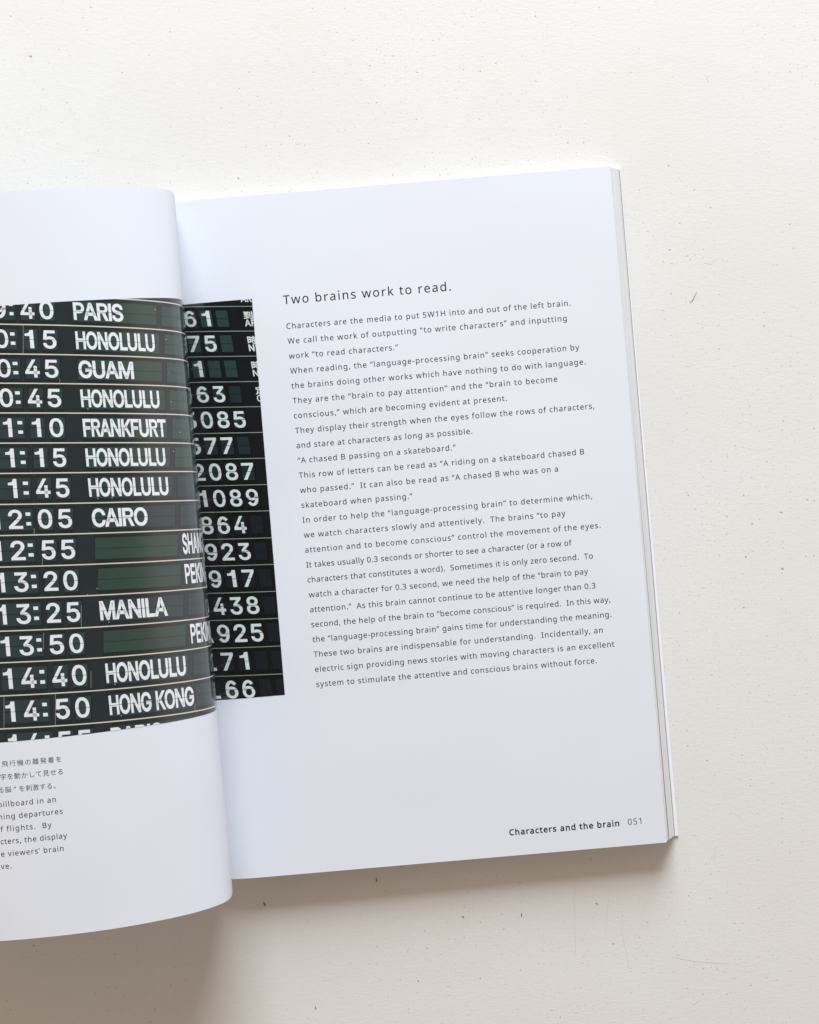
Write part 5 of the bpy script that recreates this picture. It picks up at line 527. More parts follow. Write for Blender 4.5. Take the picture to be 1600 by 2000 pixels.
# right-hand leaves: two splayed bundles with a dark-printed leaf between and below
def rsec(zs, x0, xt, xb, zt, zb):
    return [(x0, zt(x0)), (4, zt(4)), (7, zt(7)), (11, zt(11)), (20, zt(20)), (70, zt(70)), (xt, zt(xt)), (xb, zb(xb)), (70, zb(70)), (20, zb(20)), (x0, zb(x0))]
top1 = lambda x: right_height(max(x, 2.3)) - 0.16
bot1 = lambda x: top1(x) - 2.0
edge_of = lambda i: 1 if i == 6 else 0    # the fore-edge; the head and tail ends get the cut-end material
sec = rsec(None, 2.3, WID - 0.05, WID + 1.0, top1, bot1)
upper = solid('upper_leaves', sec, 0.15, HGT - 0.15, [PAPER, PAGE_EDGE, CUT_ENDS], book, edge_of, end_mi=2)
top2 = lambda x: bot1(x) - 0.16
bot2 = lambda x: 0.95
sec = rsec(None, 0.6, WID + 1.3, WID + 3.62, top2, bot2)
lower = solid('lower_leaves', sec, 0.1, HGT - 0.1, [PAPER, PAGE_EDGE, CUT_ENDS], book, edge_of, end_mi=2)
sec = [(40, bot1(40) - .01), (WID + 1.32, bot1(WID) - 0.01), (WID + 1.32, bot1(WID) - 0.15), (40, bot1(40) - .15)]
dl = solid('dark_leaf', sec, 0.2, HGT - 0.12, [DARK_LEAF], book)
for v in dl.data.vertices:                 # it slips back between its neighbours towards the head of the book
    if v.co.y > 0: v.co.x -= 0.45 * MM
sec = [(40, 0.93), (WID + 3.78, 0.93), (WID + 3.86, 0.70), (40, 0.70)]
solid('dark_leaf', sec, 0.3, HGT - 0.3, [DARK_LEAF], book)

# the right page itself
right_page = None
xs = [0.0] + KNOTS + [WID]
sec = [(x, right_height(x)) for x in xs] + [(x, right_height(x) - 0.11) for x in reversed(xs)]
right_page = solid('right_page', sec, 0.0, HGT, [PAPER], book, strip=True)
right_page['label'] = 'flat white page with a heading, a long paragraph and a strip of the photo at the gutter'

# left-hand leaves: an arched stack with the front cover outside it
n = len(PROF)
def offset_run(off, i0=0, i1=None):
    return [(PROF[i][0] + NORM[i][0] * off, PROF[i][1] + NORM[i][1] * off) for i in range(i0, i1 or n)]
skew = [0.3 for i in range(n)]
d_ = offset_run(-0.14); e_ = offset_run(-0.26)
dsk = [-0.58 * max(0.0, min(1.0, (ARC[i] - 60) / 22)) for i in range(n)]
dl = solid('dark_leaf', d_ + e_[::-1], [0.25 + q for q in dsk + dsk[::-1]], HGT - 0.3, [DARK_LEAF], book, strip=True)
dl['label'] = 'leaf under the page whose dark print shows at its head'
o_ = offset_run(-0.32); i_ = offset_run(-2.6)
solid('arched_leaves', o_ + i_[::-1], skew + skew[::-1], [HGT + s * 0.5 - 0.35 for s in skew + skew[::-1]], [PAGE_EDGE, PAPER, CUT_ENDS], book, lambda i: 1 if i < n - 1 else 0, strip=True, end_mi=2)
o_ = offset_run(-2.7, 4); i_ = offset_run(-3.1, 4)
solid('front_cover', o_ + i_[::-1], -0.2, HGT + 0.0, [COVER_MAT], book, strip=True)
sec = [(-1.6, 0.05), (0.3, 0.05), (0.3, 6.2), (-1.6, 6.2)]
solid('spine', sec, -0.2, HGT - 0.3, [COVER_MAT], book)
o_ = offset_run(0.0); i_ = offset_run(-0.11)
left_page = solid('left_page', o_ + i_[::-1], 0.0, HGT, [PAPER], book, strip=True)
left_page['label'] = 'white page curling up from the gutter with most of the departure board photo'

# ------------------------------------------------------------------ lettering outlines (em = 1000)
LATIN = {"(":[300,[[40,274,41,315,44,355,49,395,56,434,64,473,75,510,89,547,104,583,122,618,141,651,163,683,187,714,270,714,237,666,209,615,184,562,164,507,149,450,138,392,131,334,129,275,130,237,133,198,138,160,145,122,154,84,165,47,177,11,192,-24,208,-59,227,-93,247,-126,269,-158,187,-158,163,-128,141,-96,122,-64,104,-29,89,6,75,42,64,79,56,117,49,156,44,195,41,234]]],")":[300,[[260,274,259,234,256,195,251,156,244,117,236,79,225,42,212,6,196,-29,179,-64,159,-96,137,-128,113,-158,31,-158,53,-126,73,-93,92,-59,108,-24,123,11,135,47,146,84,155,122,162,160,167,198,170,237,171,275,170,314,167,353,162,392,155,431,146,469,135,507,123,544,108,580,91,615,73,649,53,682,30,714,113,714,137,683,159,651,179,618,196,583,212,547,225,510,236,473,244,434,251,395,256,355,259,315]]],",":[268,[[192,105,182,68,169,29,154,-12,138,-52,122,-92,106,-129,41,-129,51,-90,60,-48,70,-4,78,38,85,79,91,116,185,116]]],"-":[322,[[40,229,40,307,282,307,282,229]]],".":[268,[[72,54,76,85,90,106,110,117,133,121,157,117,177,106,191,85,196,54,191,23,177,2,157,-10,133,-14,110,-10,90,2,76,23]]],"0":[572,[[523,358,522,316,520,276,516,238,510,203,493,140,468,87,436,46,394,15,344,-4,285,-10,212,1,152,34,107,88,74,160,63,204,55,251,51,303,49,358,50,414,55,465,62,513,72,556,103,628,148,682,208,714,285,725,358,714,418,682,464,628,497,556,508,513,516,465,521,414],[137,358,138,311,141,268,145,230,151,195,171,138,198,97,236,73,285,65,334,73,371,97,400,137,419,194,426,229,430,268,433,311,434,358,433,405,430,448,426,486,419,520,400,577,371,617,334,642,285,650,236,642,198,617,171,577,151,520,145,486,141,448,138,405]]],"1":[572,[[355,0,269,0,269,499,269,526,269,548,270,567,271,585,273,622,258,607,244,595,211,567,135,505,89,564,282,714,355,714]]],"3":[572,[[493,547,488,502,475,464,453,432,423,407,387,388,345,376,345,372,420,353,473,318,504,267,515,203,508,144,486,92,449,49,397,17,364,5,327,-3,286,-8,241,-10,187,-8,137,-1,90,10,45,29,45,111,92,91,142,76,193,67,242,64,325,73,381,101,412,146,423,205,417,246,399,277,371,301,331,318,281,328,223,331,154,331,154,406,224,406,278,410,322,423,357,443,382,470,398,503,403,541,394,587,368,621,327,643,273,650,237,648,204,642,174,634,146,621,120,607,93,590,49,650,92,678,143,702,204,718,272,724,324,721,370,711,408,696,438,674,479,617]]],"5":[572,[[275,438,343,432,402,413,450,383,485,341,508,290,515,228,507,159,483,100,444,53,391,18,326,-3,248,-10,195,-8,144,0,100,12,63,29,63,112,103,92,150,77,201,68,249,65,299,69,341,81,377,103,403,132,419,171,425,219,414,281,382,326,326,355,246,364,216,363,182,359,149,354,124,349,80,377,107,714,465,714,465,634,182,634,165,427,185,430,211,434,241,437]]],"A":[639,[[545,0,459,221,176,221,91,0,0,0,279,717,360,717,638,0],[352,517,348,528,342,546,335,567,328,589,323,609,318,624,307,583,302,564,296,546,287,517,206,301,432,301]]],"B":[650,[[301,714,364,712,419,704,465,692,503,674,533,651,555,620,568,582,572,537,568,497,556,462,537,433,510,408,477,390,436,379,436,374,479,364,517,348,550,325,575,294,591,254,596,203,588,143,566,92,530,52,480,23,420,6,348,0,97,0,97,714],[319,410,397,417,445,439,470,476,479,527,469,578,437,611,384,631,305,637,187,637,187,410],[187,335,187,76,331,76,412,85,463,113,491,156,500,210,496,246,483,276,461,301,428,319,383,331,324,335]]],"C":[632,[[403,645,349,640,300,625,258,601,222,568,194,527,173,477,160,421,156,357,158,314,163,275,171,238,183,204,218,146,265,104,327,78,402,69,448,71,491,77,532,86,573,97,573,19,532,6,490,-3,444,-8,389,-10,337,-7,289,1,246,15,207,35,173,60,143,89,118,124,97,163,82,206,70,253,63,304,61,358,62,398,67,435,74,472,83,506,111,568,149,622,198,665,257,698,326,717,404,724,458,721,510,713,558,700,601,682,565,606,530,620,491,633,449,642]]],"H":[741,[[643,0,553,0,553,333,187,333,187,0,97,0,97,714,187,714,187,412,553,412,553,714,643,714]]],"I":[339,[[298,0,40,0,40,52,124,71,124,642,40,662,40,714,298,714,298,662,214,642,214,71,298,52]]],"S":[549,[[502,191,494,132,471,82,433,43,382,14,320,-4,247,-10,208,-9,171,-6,136,-1,104,5,76,14,51,24,51,110,91,95,140,81,195,71,251,68,300,71,340,82,371,99,394,122,408,150,412,183,408,215,397,242,377,265,345,286,302,307,244,330,201,348,163,366,132,387,106,411,86,438,71,468,63,502,60,542,67,595,89,639,124,675,169,702,225,718,288,724,345,721,396,713,443,700,485,684,457,607,418,622,376,634,332,642,286,645,245,642,211,632,185,616,166,595,155,570,151,541,155,508,166,481,186,458,215,438,255,418,307,397,365,373,413,347,452,318,479,284,496,242]]],"T":[556,[[323,0,233,0,233,635,10,635,10,714,545,714,545,635,323,635]]],"W":[930,[[917,714,727,0,636,0,497,468,485,511,479,532,474,553,465,587,463,600,461,609,457,587,454,572,450,553,439,510,434,488,427,465,292,0,201,0,12,714,106,714,217,278,223,255,228,232,237,188,242,167,245,147,251,108,257,149,261,170,266,192,271,215,277,238,289,283,415,714,508,714,639,280,646,257,652,233,658,210,663,188,668,166,671,145,678,108,682,134,686,160,691,189,698,218,705,248,713,279,823,714]]],"a":[561,[[288,545,334,542,373,534,406,521,433,502,468,446,480,365,480,0,416,0,399,76,395,76,372,49,347,27,321,11,291,-1,257,-8,215,-10,169,-6,128,7,94,29,68,59,52,100,46,149,62,220,109,272,145,292,189,306,242,316,303,320,394,323,394,355,387,412,365,448,330,467,283,474,242,471,203,461,166,448,132,433,105,499,143,517,188,531,237,542],[314,259,229,249,175,227,147,193,137,148,144,109,164,82,196,66,235,61,297,70,348,98,382,146,393,214,393,262]]],"b":[615,[[173,575,173,542,171,511,170,485,168,465,173,465,200,496,236,522,282,539,339,545,387,541,429,528,467,506,499,475,526,436,545,389,556,333,560,268,558,224,553,183,545,147,532,114,499,60,455,21,401,-2,339,-10,282,-4,236,13,200,38,173,68,166,68,148,0,85,0,85,760,173,760],[324,472,273,467,234,450,206,423,187,384,176,334,173,271,173,267,175,220,181,180,191,145,205,115,252,76,326,63,389,76,433,116,449,145,460,181,467,222,469,269,467,316,460,357,449,392,433,421,388,459]]],"c":[480,[[300,-10,233,-3,173,19,124,56,86,109,73,142,63,178,57,220,55,265,57,312,63,355,74,393,88,426,127,480,177,517,238,539,306,546,346,544,385,537,419,528,447,517,420,444,394,453,364,461,333,467,304,469,255,463,215,446,184,417,163,378,150,327,146,266,150,207,163,157,184,117,214,89,252,72,299,66,340,68,376,75,409,85,438,97,438,19,410,7,378,-2,343,-8]]],"d":[615,[[275,-10,227,-6,185,7,147,29,115,59,89,99,70,146,59,202,55,267,59,332,70,388,89,436,115,475,148,506,186,528,228,542,276,546,315,543,349,535,378,523,403,507,424,488,442,467,448,467,444,505,443,528,442,546,442,760,530,760,530,0,459,0,446,72,442,72,424,50,403,30,378,14,349,1,314,-7],[289,63,361,75,408,109,434,168,443,250,443,266,441,313,435,354,424,390,410,419,363,460,288,473,226,459,181,416,166,386,155,350,148,310,146,265,148,220,155,180,166,145,181,116,226,76]]],"e":[564,[[292,546,356,538,410,516,454,480,486,431,506,372,513,304,513,251,146,251,159,171,192,112,246,77,317,65,365,67,407,74,448,86,489,102,489,25,448,9,408,-1,364,-8,313,-10,241,-2,178,21,127,60,87,113,73,146,63,182,57,221,55,264,57,306,62,346,72,382,84,415,120,471,167,512,225,537],[291,474,235,464,191,433,162,385,148,321,421,321,417,364,407,401,389,431,365,454,332,469]]],"f":[344,[[332,468,197,468,197,0,109,0,109,468,15,468,15,509,109,539,109,570,114,632,129,682,155,719,189,745,232,760,283,765,314,764,341,759,366,754,387,747,364,678,347,683,327,688,306,692,284,693,246,686,218,663,202,626,197,571,197,536,332,536]]],"g":[615,[[275,546,325,541,370,526,410,501,443,465,448,465,460,536,530,536,530,-9,524,-79,504,-136,471,-182,425,-214,365,-234,290,-240,234,-238,183,-231,138,-221,97,-206,97,-125,138,-143,186,-156,239,-164,295,-167,357,-157,403,-126,433,-79,443,-16,443,5,443,20,444,40,445,59,446,71,442,71,411,35,373,10,328,-5,276,-10,227,-5,183,8,146,31,113,63,88,103,70,151,59,205,55,267,59,328,70,382,88,429,113,470,146,504,183,527,226,541],[287,472,245,466,210,448,183,418,163,378,150,327,146,266,148,219,155,179,167,144,182,114,227,75,289,62,327,65,359,72,385,86,407,105,423,131,435,163,442,201,444,246,444,267,440,333,427,385,406,424,376,451,336,467]]],"h":[618,[[173,537,173,518,171,498,170,479,168,462,174,462,193,487,217,508,244,524,275,535,308,543,341,545,401,540,449,524,488,498,515,461,531,412,537,349,537,0,450,0,450,343,443,400,421,440,384,464,330,472,276,466,236,449,207,422,187,383,177,335,173,277,173,0,85,0,85,760,173,760]]],"i":[258,[[173,536,173,0,85,0,85,536],[130,761,149,758,165,747,177,730,181,705,177,680,165,663,149,652,130,649,110,652,93,663,82,680,78,705,82,730,93,747,110,758]]],"k":[534,[[172,363,172,344,171,321,168,276,172,276,179,286,190,299,214,329,226,344,236,355,407,536,510,536,293,307,525,0,419,0,233,250,172,197,172,0,85,0,85,760,172,760]]],"l":[258,[[173,0,85,0,85,760,173,760]]],"m":[935,[[673,546,752,534,809,499,829,473,843,439,851,397,854,349,854,0,767,0,767,345,760,400,740,440,707,464,658,472,591,461,546,427,521,372,513,296,513,0,426,0,426,345,423,384,414,415,399,440,378,458,350,468,316,472,268,466,231,449,204,422,186,384,176,336,173,278,173,0,85,0,85,536,156,536,169,463,174,463,193,489,215,509,241,526,270,537,300,544,332,546,389,540,435,524,471,496,496,456,501,456,533,496,574,524,622,540]]],"n":[618,[[343,546,388,543,427,534,461,520,488,499,509,473,525,439,534,397,537,349,537,0,450,0,450,343,443,400,421,440,384,464,330,472,255,460,207,422,181,361,173,278,173,0,85,0,85,536,156,536,169,463,174,463,194,489,218,509,246,526,277,537,309,544]]],"o":[605,[[551,269,547,206,533,150,512,103,483,63,447,31,405,8,355,-5,301,-10,250,-5,203,8,161,31,125,63,96,103,73,150,60,206,55,269,57,312,62,351,72,387,85,419,121,474,171,513,232,538,304,546,373,538,432,513,482,474,519,419,533,387,543,351,549,312],[146,269,150,210,163,159,184,118,214,88,254,69,303,63,352,69,392,88,422,118,443,159,456,210,460,269,456,328,443,378,422,418,391,447,352,466,302,472,231,458,183,418,167,388,155,354,148,314]]],"p":[615,[[340,546,387,542,429,529,467,507,499,477,526,438,545,390,556,334,560,269,558,225,553,185,545,149,532,115,499,61,455,21,402,-2,339,-10,300,-7,266,1,236,14,211,29,191,48,173,68,167,68,169,49,171,25,172,1,173,-20,173,-240,85,-240,85,536,157,536,169,463,173,463,191,485,211,505,236,522,265,535,300,543],[324,472,275,467,237,451,208,426,189,390,177,343,173,286,173,269,176,208,187,157,206,117,234,87,274,69,326,63,371,70,406,90,434,122,453,163,465,213,469,270,467,314,460,353,449,387,433,417,388,458]]],"q":[615,[[442,-11,442,9,443,31,444,53,447,72,441,72,414,40,377,14,331,-4,273,-10,227,-6,185,7,148,29,115,59,89,99,70,146,59,202,55,267,57,311,62,352,71,388,83,421,117,475,161,514,215,538,276,546,333,540,379,522,415,495,443,463,447,463,460,536,530,536,530,-240,442,-240],[290,63,340,68,378,83,407,108,427,144,438,191,443,248,443,266,441,314,435,356,424,391,409,420,362,460,288,473,225,459,181,416,166,386,155,350,148,310,146,265,148,220,155,180,166,146,181,116,226,76]]],"r":[413,[[335,546,351,546,367,544,384,543,398,540,387,459,373,462,358,464,343,465,329,466,299,463,270,453,243,437,220,416,200,391,185,360,176,325,173,286,173,0,85,0,85,536,157,536,167,438,171,438,190,467,212,492,238,514,267,531,299,542]]],"s":[479,[[434,148,428,100,408,61,376,30,334,8,282,-5,220,-10,168,-8,123,-1,85,10,52,24,52,104,87,89,129,74,175,64,222,61,280,66,319,82,342,108,349,140,346,159,338,176,323,192,298,208,264,225,217,244,169,264,128,284,95,306,71,332,56,364,51,404,65,464,106,509,136,525,171,537,209,544,252,546,299,544,343,536,385,525,423,510,393,440,358,453,322,464,284,471,246,474,198,470,163,456,142,436,135,409,138,389,148,371,165,356,191,341,227,325,273,307,320,288,360,268,392,246,415,219,429,187]]],"t":[361,[[264,62,284,63,305,65,324,69,339,73,339,6,322,0,299,-5,274,-9,249,-10,209,-6,171,4,139,24,114,55,97,98,92,156,92,468,16,468,16,510,93,545,128,659,180,659,180,536,335,536,335,468,180,468,180,158,186,115,203,85,230,68]]],"u":[618,[[533,536,533,0,461,0,448,71,444,71,424,46,400,25,372,9,341,-1,308,-8,274,-10,215,-5,167,10,128,37,101,74,84,123,79,185,79,536,168,536,168,191,175,135,197,95,234,71,287,63,341,69,381,85,411,113,430,151,441,200,445,257,445,536]]],"v":[508,[[203,0,0,536,94,536,208,220,216,197,225,171,233,145,241,119,247,97,251,78,255,78,260,97,266,120,274,145,283,172,292,197,300,220,414,536,508,536,304,0]]],"w":[786,[[431,303,419,344,413,364,408,383,400,418,397,433,394,445,390,445,388,433,384,418,376,383,372,364,366,343,361,323,354,302,258,1,158,1,11,537,102,537,176,251,184,222,191,192,198,164,203,136,208,112,211,91,215,91,218,104,222,121,230,159,235,179,240,199,246,218,251,235,346,537,442,537,534,235,548,186,556,160,562,135,567,112,570,92,574,92,577,111,581,134,587,161,594,190,602,221,610,251,685,537,775,537,626,1,523,1]]],"x":[529,[[212,274,27,536,127,536,265,334,402,536,501,536,316,274,511,0,411,0,265,214,117,0,18,0]]],"y":[510,[[1,536,95,536,211,231,221,204,229,179,238,154,245,130,251,107,256,85,260,85,268,114,279,150,292,191,306,232,415,536,510,536,279,-74,258,-121,234,-161,206,-195,172,-219,132,-235,84,-240,61,-239,42,-237,25,-235,11,-232,11,-162,23,-164,37,-166,53,-167,70,-168,99,-165,123,-156,144,-142,162,-123,177,-100,189,-73,217,-2]]],"z":[470,[[431,0,39,0,39,58,327,468,56,468,56,536,424,536,424,470,140,68,431,68]]],"’":[175,[[163,703,153,666,140,627,125,586,109,545,93,506,77,469,12,469,19,498,26,529,34,561,40,593,47,626,52,657,58,687,62,714,156,714]]],"“":[359,[[347,714,338,675,328,632,318,588,310,546,303,506,297,469,202,469,195,480,205,516,218,555,233,596,249,637,266,677,282,714],[162,714,153,675,143,632,133,588,125,546,118,506,112,469,18,469,12,480,22,516,35,555,50,596,65,637,82,677,98,714]]],"”":[359,[[347,703,337,666,324,627,309,586,293,545,277,506,261,469,195,469,205,508,214,550,224,594,232,636,240,677,246,714,340,714],[162,703,152,666,139,627,124,586,108,545,92,506,76,469,12,469,19,498,26,529,33,561,40,593,46,626,52,657,57,687,61,714,155,714]]]}
